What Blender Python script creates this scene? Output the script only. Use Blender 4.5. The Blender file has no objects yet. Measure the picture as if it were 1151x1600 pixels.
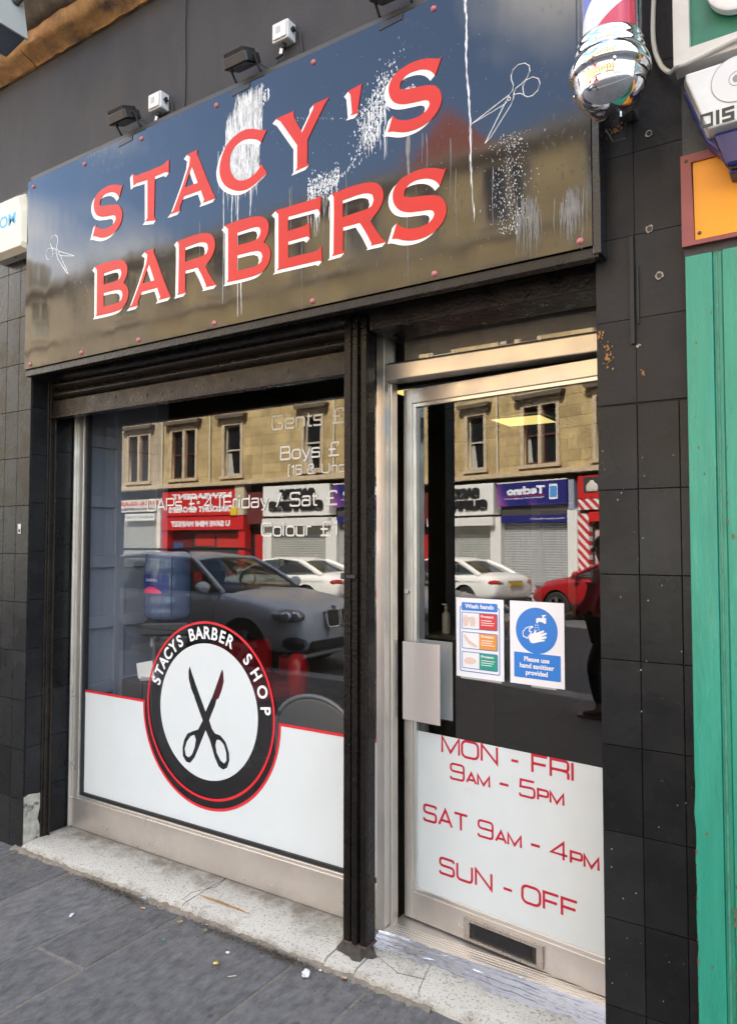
import bpy, bmesh, math, random
from mathutils import Vector, Matrix
from math import radians as R, sin, cos, pi, sqrt, atan2
random.seed(7)
S = bpy.context.scene
COL = S.collection
# ------------------------------------------------------------------ camera
cam_d = bpy.data.cameras.new('camera'); cam = bpy.data.objects.new('camera', cam_d); COL.objects.link(cam)
cam_d.sensor_fit = 'HORIZONTAL'; cam_d.sensor_width = 36; cam_d.lens = 36*1150/1151
cam_d.clip_start = 0.05; cam_d.clip_end = 2000
YAW, PITCH, ROLL = R(33.0), R(2.44), R(0.03)
fw = Vector((-sin(YAW)*cos(PITCH), cos(YAW)*cos(PITCH), sin(PITCH)))
rt = Vector((cos(YAW), sin(YAW), 0)); up = rt.cross(fw)
rt, up = cos(ROLL)*rt+sin(ROLL)*up, cos(ROLL)*up-sin(ROLL)*rt
mw = Matrix.Identity(4)
for i in range(3):
    mw[i][0], mw[i][1], mw[i][2] = rt[i], up[i], -fw[i]
mw.translation = (0, -2.45, 1.66)
cam.matrix_world = mw; S.camera = cam
# ------------------------------------------------------------------ light
SUN_EL, SUN_AZ = 50.0, 14.0          # sun stands behind the shop (+y), a little to +x
S.view_settings.view_transform = 'Standard'; S.view_settings.look = 'None'
S.view_settings.gamma = 1; S.view_settings.exposure = 2.75
sd = bpy.data.lights.new('sun', 'SUN'); sd.energy = 4.2; sd.angle = R(0.5); sd.color = (1, .955, .88)
so = bpy.data.objects.new('sun', sd); COL.objects.link(so)
sv = Vector((sin(R(SUN_AZ))*cos(R(SUN_EL)), cos(R(SUN_AZ))*cos(R(SUN_EL)), sin(R(SUN_EL))))
so.rotation_euler = sv.to_track_quat('Z', 'Y').to_euler(); so.location = (0, 0, 40)
W = bpy.data.worlds.new('World'); S.world = W; W.use_nodes = True
def world():
    n, l = W.node_tree.nodes, W.node_tree.links
    n.clear()
    out = n.new('ShaderNodeOutputWorld'); bg = n.new('ShaderNodeBackground')
    sky = n.new('ShaderNodeTexSky'); sky.sky_type = 'NISHITA'; sky.sun_disc = False
    sky.sun_elevation = R(SUN_EL); sky.sun_rotation = R(SUN_AZ)
    tc = n.new('ShaderNodeTexCoord'); mp = n.new('ShaderNodeMapping'); mp.inputs['Scale'].default_value = (1.5, 1.5, 3.2)
    mp.inputs['Location'].default_value = (0.35, 0.1, 0.55)
    no = n.new('ShaderNodeTexNoise'); no.inputs['Scale'].default_value = 1.7; no.inputs['Detail'].default_value = 7
    cr = n.new('ShaderNodeValToRGB'); cr.color_ramp.elements[0].position = .49; cr.color_ramp.elements[1].position = .63
    mx = n.new('ShaderNodeMixRGB'); mx.inputs[2].default_value = (6.6, 6.2, 5.7, 1)
    l.new(tc.outputs['Generated'], mp.inputs[0]); l.new(mp.outputs[0], no.inputs['Vector'])
    l.new(no.outputs['Fac'], cr.inputs[0]); l.new(cr.outputs[0], mx.inputs[0]); l.new(sky.outputs[0], mx.inputs[1])
    l.new(mx.outputs[0], bg.inputs[0]); bg.inputs[1].default_value = 0.15
    l.new(bg.outputs[0], out.inputs[0])
world()
S.cycles.use_adaptive_sampling = False; S.cycles.max_bounces = 10; S.cycles.transparent_max_bounces = 16; S.cycles.glossy_bounces = 6; S.cycles.diffuse_bounces = 5
S.cycles.caustics_reflective = False; S.cycles.sample_clamp_indirect = 6
try: S.cycles.use_denoising = True
except Exception: pass
# ------------------------------------------------------------------ materials
MATS = {}
def ramp(n, els):
    cr = n.new('ShaderNodeValToRGB')
    while len(cr.color_ramp.elements) < len(els): cr.color_ramp.elements.new(.5)
    for e, (p, c) in zip(cr.color_ramp.elements, els):
        e.position = p; e.color = (*c, 1) if len(c) == 3 else c
    return cr
def M(name, base, rough=.5, metal=0., spec=.5, var=0., vscale=6., bump=0., bscale=40., island=0., rvar=0., coat=0., stretch=(1, 1, 1), dirt=None):
    """one procedural surface: base colour with noise variation, roughness variation and bump"""
    if name in MATS: return MATS[name]
    m = bpy.data.materials.new(name); m.use_nodes = True; MATS[name] = m
    n, l = m.node_tree.nodes, m.node_tree.links
    p = n['Principled BSDF']
    p.inputs['Base Color'].default_value = (*base, 1); p.inputs['Roughness'].default_value = rough
    p.inputs['Metallic'].default_value = metal; p.inputs['Specular IOR Level'].default_value = spec
    if coat: p.inputs['Coat Weight'].default_value = coat; p.inputs['Coat Roughness'].default_value = .03
    tc = n.new('ShaderNodeTexCoord'); mp = n.new('ShaderNodeMapping'); mp.inputs['Scale'].default_value = stretch
    l.new(tc.outputs['Object'], mp.inputs[0])
    col = None
    if var or island or dirt:
        rgb = n.new('ShaderNodeRGB'); rgb.outputs[0].default_value = (*base, 1); col = rgb.outputs[0]
    if var:
        no = n.new('ShaderNodeTexNoise'); no.inputs['Scale'].default_value = vscale; no.inputs['Detail'].default_value = 8; no.inputs['Roughness'].default_value = .65
        l.new(mp.outputs[0], no.inputs['Vector'])
        mr = n.new('ShaderNodeMapRange'); mr.inputs[1].default_value = .25; mr.inputs[2].default_value = .75
        mr.inputs[3].default_value = 1-var; mr.inputs[4].default_value = 1+var
        l.new(no.outputs['Fac'], mr.inputs[0])
        mx = n.new('ShaderNodeVectorMath'); mx.operation = 'SCALE'; l.new(col, mx.inputs[0]); l.new(mr.outputs[0], mx.inputs['Scale']); col = mx.outputs[0]
    if island:
        ge = n.new('ShaderNodeNewGeometry'); mr = n.new('ShaderNodeMapRange'); mr.inputs[3].default_value = 1-island; mr.inputs[4].default_value = 1+island
        l.new(ge.outputs['Random Per Island'], mr.inputs[0])
        mx = n.new('ShaderNodeVectorMath'); mx.operation = 'SCALE'; l.new(col, mx.inputs[0]); l.new(mr.outputs[0], mx.inputs['Scale']); col = mx.outputs[0]
    if dirt:   # (colour, scale, lo, hi)
        no = n.new('ShaderNodeTexNoise'); no.inputs['Scale'].default_value = dirt[1]; no.inputs['Detail'].default_value = 9; no.inputs['Roughness'].default_value = .7
        l.new(mp.outputs[0], no.inputs['Vector'])
        cr = ramp(n, [(dirt[2], (0, 0, 0)), (dirt[3], (1, 1, 1))]); l.new(no.outputs['Fac'], cr.inputs[0])
        mx = n.new('ShaderNodeMixRGB'); l.new(cr.outputs[0], mx.inputs[0]); l.new(col, mx.inputs[1]); mx.inputs[2].default_value = (*dirt[0], 1); col = mx.outputs[0]
    if col is not None: l.new(col, p.inputs['Base Color'])
    if rvar:
        no = n.new('ShaderNodeTexNoise'); no.inputs['Scale'].default_value = vscale*1.7; no.inputs['Detail'].default_value = 6
        l.new(mp.outputs[0], no.inputs['Vector']); mr = n.new('ShaderNodeMapRange'); mr.inputs[1].default_value = .3; mr.inputs[2].default_value = .7
        mr.inputs[3].default_value = max(.01, rough-rvar); mr.inputs[4].default_value = rough+rvar
        l.new(no.outputs['Fac'], mr.inputs[0]); l.new(mr.outputs[0], p.inputs['Roughness'])
    if bump:
        no = n.new('ShaderNodeTexNoise'); no.inputs['Scale'].default_value = bscale; no.inputs['Detail'].default_value = 6
        l.new(mp.outputs[0], no.inputs['Vector']); b = n.new('ShaderNodeBump'); b.inputs['Strength'].default_value = bump; b.inputs['Distance'].default_value = .01
        l.new(no.outputs['Fac'], b.inputs['Height']); l.new(b.outputs[0], p.inputs['Normal'])
    return m
def glass(name, tint=(.97, .985, .98), ior=1.55, gain=3.0, rough=0.0):
    if name in MATS: return MATS[name]
    m = bpy.data.materials.new(name); m.use_nodes = True; MATS[name] = m
    n, l = m.node_tree.nodes, m.node_tree.links; n.clear()
    o = n.new('ShaderNodeOutputMaterial'); mix = n.new('ShaderNodeMixShader'); tr = n.new('ShaderNodeBsdfTransparent'); gl = n.new('ShaderNodeBsdfGlossy')
    ge = n.new('ShaderNodeNewGeometry'); dt = n.new('ShaderNodeVectorMath'); dt.operation = 'DOT_PRODUCT'; l.new(ge.outputs['Normal'], dt.inputs[0]); l.new(ge.outputs['Incoming'], dt.inputs[1])
    def mth(op, a, b=None, clamp=False):
        q = n.new('ShaderNodeMath'); q.operation = op; q.use_clamp = clamp
        for k, v in enumerate((a, b)):
            if v is None: continue
            if isinstance(v, (int, float)): q.inputs[k].default_value = v
            else: l.new(v, q.inputs[k])
        return q.outputs[0]
    f0 = ((ior-1)/(ior+1))**2*gain
    ma = mth('ADD', mth('MULTIPLY', mth('POWER', mth('SUBTRACT', 1.0, mth('ABSOLUTE', dt.outputs['Value'])), 5.0), 1-f0), f0, True)
    tr.inputs[0].default_value = (*tint, 1); gl.inputs['Roughness'].default_value = rough
    # faint waviness of old float glass
    tc = n.new('ShaderNodeTexCoord'); no = n.new('ShaderNodeTexNoise'); no.inputs['Scale'].default_value = 1.6; no.inputs['Detail'].default_value = 1
    b = n.new('ShaderNodeBump'); b.inputs['Strength'].default_value = .005; b.inputs['Distance'].default_value = .05
    l.new(tc.outputs['Object'], no.inputs['Vector']); l.new(no.outputs['Fac'], b.inputs['Height']); l.new(b.outputs[0], gl.inputs['Normal'])
    l.new(ma, mix.inputs[0]); l.new(tr.outputs[0], mix.inputs[1]); l.new(gl.outputs[0], mix.inputs[2]); l.new(mix.outputs[0], o.inputs[0])
    return m
def emit(name, c, s):
    if name in MATS: return MATS[name]
    m = bpy.data.materials.new(name); m.use_nodes = True; MATS[name] = m
    p = m.node_tree.nodes['Principled BSDF']; p.inputs['Base Color'].default_value = (*c, 1)
    p.inputs['Emission Color'].default_value = (*c, 1); p.inputs['Emission Strength'].default_value = s
    return m
# ------------------------------------------------------------------ mesh helpers
FACADE = Matrix(((1, 0, 0), (0, 0, -1), (0, 1, 0))).to_4x4()      # drawing plane facing the street (-y)
OPPOSITE = Matrix(((-1, 0, 0), (0, 0, 1), (0, 1, 0))).to_4x4()    # drawing plane facing +y
GROUND = Matrix.Identity(4)
LOCALS = set()
def put(o, name, mat, parent=None, bevel=0, smooth=None, local=False, kind=None, seg=2):
    if parent is not None and parent in LOCALS: local = True
    if local: LOCALS.add(o)
    o.name = name
    if mat is not None and not o.data.materials: o.data.materials.append(mat)
    if o.name not in COL.objects: COL.objects.link(o)
    if parent is not None:
        o.parent = parent
        if not local: o.matrix_parent_inverse = parent_world(parent).inverted()
    if smooth is not None:
        o.data.shade_smooth()
        try: o.data.set_sharp_from_angle(angle=R(smooth))
        except Exception: pass
    if bevel:
        b = o.modifiers.new('bevel', 'BEVEL'); b.width = bevel; b.segments = seg; b.limit_method = 'ANGLE'; b.angle_limit = R(40)
    if kind: o['kind'] = kind
    return o
def parent_world(o):
    m = o.matrix_basis.copy()
    if o.parent: m = parent_world(o.parent) @ o.matrix_parent_inverse @ m
    return m
class MB:
    def __init__(s): s.v = []; s.f = []; s.mi = []; s.cur = 0
    def add(s, vs, fs):
        k = len(s.v); s.v += [tuple(v) for v in vs]
        for f in fs: s.f.append(tuple(k+i for i in f)); s.mi.append(s.cur)
        return s
    def box(s, x0, y0, z0, x1, y1, z1, m=None):
        vs = [Vector((x, y, z)) for z in (z0, z1) for y in (y0, y1) for x in (x0, x1)]
        if m is not None: vs = [m @ v for v in vs]
        return s.add(vs, [(0, 2, 3, 1), (4, 5, 7, 6), (0, 1, 5, 4), (2, 6, 7, 3), (0, 4, 6, 2), (1, 3, 7, 5)])
    def poly(s, pts): return s.add(pts, [tuple(range(len(pts)))])
    def prism(s, pts2, d0, d1, m=None):
        """2-D outline pulled from d0 to d1 along the third axis, through matrix m"""
        n = len(pts2); vs = [Vector((p[0], p[1], d)) for d in (d0, d1) for p in pts2]
        if m is not None: vs = [m @ v for v in vs]
        fs = [tuple(range(n))[::-1], tuple(range(n, 2*n))]+[(i, (i+1) % n, n+(i+1) % n, n+i) for i in range(n)]
        return s.add(vs, fs)
    def tube(s, path, r, n=8, cap=True):
        path = [Vector(p) for p in path]; rings = []
        for i, p in enumerate(path):
            t = (path[min(i+1, len(path)-1)]-path[max(i-1, 0)]).normalized()
            a = Vector((0, 0, 1)) if abs(t.z) < .9 else Vector((1, 0, 0))
            u = t.cross(a).normalized(); w = t.cross(u); rr = r[i] if isinstance(r, (list, tuple)) else r
            rings.append([p+rr*(cos(2*pi*k/n)*u+sin(2*pi*k/n)*w) for k in range(n)])
        vs = [v for q in rings for v in q]; fs = []
        for i in range(len(path)-1):
            for k in range(n): fs.append((i*n+k, i*n+(k+1) % n, (i+1)*n+(k+1) % n, (i+1)*n+k))
        if cap: fs += [tuple(range(n))[::-1], tuple((len(path)-1)*n+k for k in range(n))]
        return s.add(vs, fs)
    def lathe(s, prof, c=(0, 0, 0), n=32, m=None, caps=True):
        """profile of (radius, height) turned round the z axis at c"""
        vs = []; fs = []; c = Vector(c)
        for r, z in prof:
            for k in range(n):
                v = Vector((r*cos(2*pi*k/n), r*sin(2*pi*k/n), z))
                vs.append((m @ v if m is not None else v)+c)
        for i in range(len(prof)-1):
            for k in range(n): fs.append((i*n+k, i*n+(k+1) % n, (i+1)*n+(k+1) % n, (i+1)*n+k))
        if caps:
            if prof[0][0] > 1e-6: fs.append(tuple(range(n))[::-1])
            if prof[-1][0] > 1e-6: fs.append(tuple((len(prof)-1)*n+k for k in range(n)))
        return s.add(vs, fs)
    def build(s, name, mat, parent=None, clean=False, mats=None, **k):
        me = bpy.data.meshes.new(name); me.from_pydata(s.v, [], s.f); me.update()
        if mats:
            for q in mats: me.materials.append(q)
            me.polygons.foreach_set('material_index', s.mi)
        bm = bmesh.new(); bm.from_mesh(me)
        if clean: bmesh.ops.remove_doubles(bm, verts=bm.verts, dist=1e-5)
        bmesh.ops.recalc_face_normals(bm, faces=bm.faces); bm.to_mesh(me); bm.free()
        return put(bpy.data.objects.new(name, me), name, None if mats else mat, parent, **k)
def empty(name, loc=(0, 0, 0), rz=0, label=None, cat=None, group=None):
    o = bpy.data.objects.new(name, None); COL.objects.link(o); o.location = loc; o.rotation_euler = (0, 0, rz); o.empty_display_size = .1
    return tag(o, label, cat, group)
def tag(o, label=None, cat=None, group=None, kind=None):
    if label: o['label'] = label
    if cat: o['category'] = cat
    if group: o['group'] = group
    if kind: o['kind'] = kind
    return o
def dup(o, loc=None, rz=None, label=None, parent=None):
    c = o.copy(); COL.objects.link(c)
    if loc is not None: c.location = loc
    if rz is not None: c.rotation_euler = (0, 0, rz)
    if label: c['label'] = label
    if parent is not None: c.parent = parent
    for ch in list(o.children): dup(ch, parent=c)
    return c
def curve_mesh(cu):
    o = bpy.data.objects.new('tmp', cu); COL.objects.link(o)
    dg = bpy.context.evaluated_depsgraph_get(); me = bpy.data.meshes.new_from_object(o.evaluated_get(dg), depsgraph=dg)
    bpy.data.objects.remove(o); bpy.data.curves.remove(cu); me.materials.clear(); return me
def flat(name, loops, mat, parent=None, plane=FACADE, off=(0, 0, 0), thick=.001, **k):
    """filled outline with holes, drawn in a plane, given a real thickness"""
    cu = bpy.data.curves.new(name, 'CURVE'); cu.dimensions = '2D'; cu.fill_mode = 'BOTH'; cu.extrude = thick/2
    for lp in loops:
        sp = cu.splines.new('POLY'); sp.points.add(len(lp)-1); sp.use_cyclic_u = True
        for p, q in zip(sp.points, lp): p.co = (q[0], q[1], 0, 1)
    me = curve_mesh(cu); me.transform(Matrix.Translation(off) @ plane); me.update()
    return put(bpy.data.objects.new(name, me), name, mat, parent, **k)
def text_me(s, size, bold=0., align='LEFT', sx=1., space=1., shear=0.):
    cu = bpy.data.curves.new('t', 'FONT'); cu.body = s; cu.size = size; cu.offset = bold; cu.align_x = align; cu.extrude = .0004; cu.space_character = space; cu.shear = shear
    me = curve_mesh(cu)
    if sx != 1: me.transform(Matrix.Diagonal((sx, 1, 1, 1)))
    return me
def text(name, s, size, mat, parent=None, plane=FACADE, off=(0, 0, 0), fit=None, local=False, **k):
    """lettering; fit = (width, cap height) stretches it to the photo's size"""
    me = text_me(s, size, **k)
    if fit:
        xs = [v.co.x for v in me.vertices]; ys = [v.co.y for v in me.vertices]
        sx = fit[0]/(max(xs)-min(xs)); sy = fit[1]/(max(ys)-min(ys)) if len(fit) > 1 and fit[1] else sx
        me.transform(Matrix.Diagonal((sx, sy, 1, 1)) @ Matrix.Translation((-min(xs), -min(ys) if len(fit) > 1 and fit[1] else 0, 0)))
    me.transform(Matrix.Translation(off) @ plane); me.update()
    return put(bpy.data.objects.new(name, me), name, mat, parent, local=local)
def circle(cx, cy, r, n=64, a0=0, a1=2*pi): return [(cx+r*cos(a0+(a1-a0)*i/n), cy+r*sin(a0+(a1-a0)*i/n)) for i in range(n if abs(a1-a0-2*pi) < 1e-6 else n+1)]
def rect(x0, y0, x1, y1, r=0, n=5):
    if not r: return [(x0, y0), (x1, y0), (x1, y1), (x0, y1)]
    o = []
    for cx, cy, a in ((x1-r, y0+r, -pi/2), (x1-r, y1-r, 0), (x0+r, y1-r, pi/2), (x0+r, y0+r, pi)):
        o += [(cx+r*cos(a+pi/2*i/n), cy+r*sin(a+pi/2*i/n)) for i in range(n+1)]
    return o
# ---- a wide square-shouldered single-stroke alphabet for the window and door lettering
def _rr(x0, y0, x1, y1, r=.22): return rect(x0, y0, x1, y1, r, 4)+[rect(x0, y0, x1, y1, r, 4)[0]]
def rnd(pts, r=.2, n=4):
    out = [pts[0]]
    for a, b, c in zip(pts, pts[1:], pts[2:]):
        va = Vector((a[0]-b[0], a[1]-b[1])); vc = Vector((c[0]-b[0], c[1]-b[1])); q = min(r, va.length*.5, vc.length*.5)
        p, s = va.normalized()*q, vc.normalized()*q
        for i in range(n+1):
            t = i/n; out.append((b[0]+p.x*(1-t)**2+s.x*t*t, b[1]+p.y*(1-t)**2+s.y*t*t))
    return out+[pts[-1]]
GL = {'M': (1.2, [[(0, 0), (0, 1), (.58, .08), (1.16, 1), (1.16, 0)]]), 'N': (1.05, [[(0, 0), (0, 1), (.98, 0), (.98, 1)]]),
 'O': (1.15, [_rr(0, 0, 1.08, 1, .3)]), '-': (.45, [[(0, .42), (.42, .42)]]), 'F': (.9, [[(0, 0), (0, 1), (.86, 1)], [(0, .52), (.78, .52)]]),
 'R': (1.05, [[(0, 0), (0, 1)]+rnd([(0, 1), (.98, 1), (.98, .45), (0, .45)], .2)[1:], rnd([(.62, .45), (.98, .40), (.98, 0)], .16)]), 'I': (.15, [[(0, 0), (0, 1)]]),
 '9': (.95, [rnd([(.9, .52), (0, .52), (0, 1), (.9, 1), (.9, 0), (0, 0), (0, .16)], .2)]), '6': (.85, [rnd([(.8, .88), (.8, 1), (0, 1), (0, 0), (.8, 0), (.8, .55), (0, .55)], .2)]),
 'A': (1.0, [[(0, 0), (.48, 1), (.96, 0)], [(.15, .3), (.81, .3)]]), '5': (.95, [[(.88, 1), (.06, 1), (.03, .56)]+rnd([(.03, .56), (.9, .60), (.9, 0), (0, 0), (0, .16)], .22)[1:]]),
 'P': (1.0, [[(0, 0), (0, 1)]+rnd([(0, 1), (.94, 1), (.94, .42), (0, .42)], .2)[1:]]), 'S': (1.0, [rnd([(.9, .84), (.9, 1), (0, 1), (0, .52), (.92, .52), (.92, 0), (0, 0), (0, .16)], .2)]),
 'T': (.95, [[(0, 1), (.94, 1)], [(.47, 1), (.47, 0)]]), '4': (.98, [[(.72, 0), (.72, 1), (0, .3), (.94, .3)]]), 'U': (1.05, [rnd([(0, 1), (0, 0), (.96, 0), (.96, 1)], .25)]),
 'G': (1.1, [rnd([(1.0, .84), (1.0, 1), (0, 1), (0, 0), (1.0, 0), (1.0, .46), (.55, .46)], .26)]), 'B': (1.05, [[(0, -.06), (0, 1.06)], rnd([(0, 1), (.92, 1), (.92, .53), (0, .53)], .18), rnd([(.5, .53), (.98, .53), (.98, 0), (0, 0)], .18)]),
 'C': (1.05, [rnd([(.98, .82), (.98, 1), (0, 1), (0, 0), (.98, 0), (.98, .18)], .28)]),
 'e': (.85, [rnd([(0, .36), (.78, .36), (.78, .7), (0, .7), (0, 0), (.76, 0), (.76, .1)], .18)]), 'n': (.82, [[(0, 0), (0, .7)], rnd([(0, .55), (.02, .7), (.74, .7), (.74, 0)], .18)]),
 't': (.48, [rnd([(.14, .92), (.14, 0), (.44, 0)], .12), [(0, .7), (.44, .7)]]), 's': (.8, [rnd([(.72, .6), (.72, .7), (0, .7), (0, .37), (.74, .37), (.74, 0), (0, 0), (0, .1)], .12)]),
 'o': (.85, [_rr(0, 0, .8, .7, .22)]), 'y': (.8, [[(0, .7), (.37, 0)], [(.74, .7), (.32, -.22), (.1, -.22)]]), 'd': (.85, [[(.76, 1), (.76, 0)], rnd([(.76, .1), (.76, 0), (0, 0), (0, .7), (.76, .7), (.76, .6)], .18)]),
 'r': (.5, [[(0, 0), (0, .7)], rnd([(0, .55), (.02, .7), (.46, .7)], .14)]), 'i': (.14, [[(0, 0), (0, .7)], [(0, .88), (0, 1)]]), 'a': (.82, [rnd([(.06, .6), (.06, .7), (.74, .7), (.74, 0), (0, 0), (0, .4), (.74, .4)], .14)]),
 'l': (.14, [[(0, 0), (0, 1)]]), 'u': (.82, [rnd([(0, .7), (0, 0), (.74, 0), (.74, .15)], .18), [(.74, .7), (.74, 0)]]), '(': (.3, [rnd([(.24, 1.1), (0, 1.1), (0, -.15), (.24, -.15)], .2)]),
 ')': (.3, [rnd([(0, 1.1), (.24, 1.1), (.24, -.15), (0, -.15)], .2)]), '1': (.4, [[(0, .82), (.28, 1), (.28, 0)]]), '&': (1.1, [rnd([(1.0, 0), (.16, .62), (.16, 1), (.72, 1), (.72, .62), (0, .42), (0, 0), (.78, 0), (.98, .42)], .14)]),
 '/': (.6, [[(0, -.05), (.5, 1.05)]]), '£': (1.05, [rnd([(.95, .82), (.95, 1), (.28, 1), (.28, 0)], .22), [(0, 0), (1.0, 0)], [(.02, .48), (.7, .48)]]), ' ': (.5, []), '7': (.9, [[(0, 1), (.86, 1), (.25, 0)]]), '0': (.95, [_rr(0, 0, .88, 1, .25)]), '8': (.95, [_rr(0, 0, .88, .52, .18), _rr(.04, .52, .84, 1, .18)])}
def stroke_text(runs, mat, name, parent, w, plane=FACADE, off=(0, 0, 0), fit=None, local=False, gap=.16):
    """runs = [(string, height)]; each stroke becomes a ribbon of width w"""
    mb = MB(); x = 0; eps = 0
    segs = []
    for st, h in runs:
        for ch in st:
            wd, ps = GL[ch]
            for p in ps: segs.append([(x+q[0]*h, q[1]*h) for q in p])
            x += (wd+gap)*h
    mx = max(q[0] for p in segs for q in p); mn = min(q[0] for p in segs for q in p)
    sx = fit/(mx-mn) if fit else 1
    for p in segs:
        eps += .00004
        pts = [Vector(((q[0]-mn)*sx, q[1])) for q in p]
        closed = (pts[0]-pts[-1]).length < 1e-6
        L, Rr = [], []
        for i, q in enumerate(pts):
            a = pts[i-1] if i else (pts[-2] if closed else None); b = pts[i+1] if i+1 < len(pts) else (pts[1] if closed else None)
            d1 = (q-a).normalized() if a is not None and (q-a).length > 1e-9 else None
            d2 = (b-q).normalized() if b is not None and (b-q).length > 1e-9 else None
            d1 = d1 or d2; d2 = d2 or d1
            n1 = Vector((-d1.y, d1.x)); n2 = Vector((-d2.y, d2.x)); nn = (n1+n2)
            nn = nn.normalized() if nn.length > .2 else n1
            k = w/2/max(.45, nn.dot(n1)); L.append(q+nn*k); Rr.append(q-nn*k)
        T = Matrix.Translation(off) @ plane
        vs = [T @ Vector((v.x, v.y, eps)) for v in L+Rr]; n = len(pts)
        mb.add(vs, [(i, i+1, n+i+1, n+i) for i in range(n-1)])
    return mb.build(name, mat, parent, local=local)
# ------------------------------------------------------------------ palette
black_paint = M('black wall paint', (.022, .022, .024), .45, var=.35, vscale=7, bump=.25, bscale=90, rvar=.12, dirt=((.05, .045, .04), 11, .6, .78))
tile_m = M('black glazed tile', (.011, .011, .0115), .27, spec=.22, var=.4, vscale=5, island=.38, bump=.06, bscale=35, rvar=.1, dirt=((.07, .06, .05), 26, .66, .8))
grout = M('dark grout', (.016, .0155, .015), .8, var=.4, vscale=30)
render_m = M('charcoal render', (.030, .0285, .0305), .75, var=.3, vscale=3.2, stretch=(1, 1, .4), bump=.3, bscale=140, dirt=((.043, .041, .041), 3.5, .5, .8))
trim_m = M('grey sign trim', (.036, .035, .035), .5, var=.3, vscale=8)
alu = M('worn aluminium', (.62, .575, .525), .36, metal=.75, var=.1, vscale=5, rvar=.1, bump=.02, bscale=60, stretch=(1, 1, 1), dirt=((.3, .27, .23), 8, .64, .85))
alu_bright = M('bare aluminium edge', (.72, .70, .66), .28, metal=.8, var=.06, vscale=9)
rubber = M('black rubber', (.012, .012, .013), .5)
oily = M('grimy brown black paint', (.014, .0105, .0075), .34, spec=.3, var=.5, vscale=9, bump=.35, bscale=70, rvar=.14, dirt=((.042, .033, .024), 13, .55, .75))
glossb = M('gloss black paint', (.012, .012, .013), .2, bump=.25, bscale=60, rvar=.1, var=.3)
red_v = M('red vinyl', (.62, .022, .035), .35, var=.06, vscale=3)
hours_m = M('red hours lettering', (.46, .012, .035), .4)
white_v = M('white window vinyl', (.62, .665, .675), .3, var=.05, vscale=2.5, bump=.04, bscale=14, dirt=((.52, .53, .51), 5, .58, .9))
white_l = M('white lettering', (.82, .82, .82), .5)
soft_l = M('frosted lettering', (.60, .585, .54), .55)
wood_dk = M('dark stone', (.03, .028, .026), .8, var=.5, vscale=14)
chrome = M('chrome', (.60, .605, .62), .05, metal=1.0)
ochre = M('ochre painted stone', (.34, .18, .065), .85, var=.5, vscale=8, bump=.9, bscale=22, dirt=((.06, .045, .035), 4.5, .50, .68))
soot = M('sooty stone', (.075, .058, .042), .9, var=.6, vscale=7, bump=.5, bscale=25, dirt=((.22, .16, .10), 5, .55, .75))
palestone = M('pale weathered stone', (.36, .29, .20), .85, var=.3, vscale=6, bump=.4, bscale=25, dirt=((.10, .085, .06), 6, .55, .75))
plast_w = M('white weathered plastic', (.62, .62, .60), .45, var=.08, vscale=14)
plast_c = M('cream weathered plastic', (.62, .58, .46), .45, var=.1, vscale=9)
blk = M('black plastic', (.012, .012, .013), .4)
pane_m = glass('shop window glass')
# ------------------------------------------------------------------ ground
slab_m = M('slate paving', (.094, .093, .094), .6, spec=.35, var=.5, vscale=27, island=.14, bump=1.0, bscale=30, stretch=(1, .55, 1), rvar=.14, dirt=((.165, .150, .130), 2.6, .48, .88))
joint_m = M('sandy joints', (.15, .13, .105), .95, var=.4, vscale=40)
asphalt = M('asphalt', (.115, .113, .11), .85, var=.25, vscale=5, bump=.3, bscale=150)
ZP = -.045
def gum(m):
    n, l = m.node_tree.nodes, m.node_tree.links; p = n['Principled BSDF']; old = p.inputs['Base Color'].links[0].from_socket
    tc = n.new('ShaderNodeTexCoord'); vo = n.new('ShaderNodeTexVoronoi'); vo.inputs['Scale'].default_value = 4.2; l.new(tc.outputs['Object'], vo.inputs['Vector'])
    no = n.new('ShaderNodeTexNoise'); no.inputs['Scale'].default_value = 30; l.new(tc.outputs['Object'], no.inputs['Vector'])
    a = n.new('ShaderNodeMath'); a.operation = 'MULTIPLY_ADD'; a.inputs[1].default_value = .06; l.new(no.outputs['Fac'], a.inputs[0]); l.new(vo.outputs['Distance'], a.inputs[2])
    cr = ramp(n, [(.085, (.75, .75, .75)), (.10, (0, 0, 0))]); l.new(a.outputs[0], cr.inputs[0])
    mx = n.new('ShaderNodeMixRGB'); l.new(cr.outputs[0], mx.inputs[0]); l.new(old, mx.inputs[1]); mx.inputs[2].default_value = (.04, .04, .042, 1); l.new(mx.outputs[0], p.inputs['Base Color'])
gum(slab_m)
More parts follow.
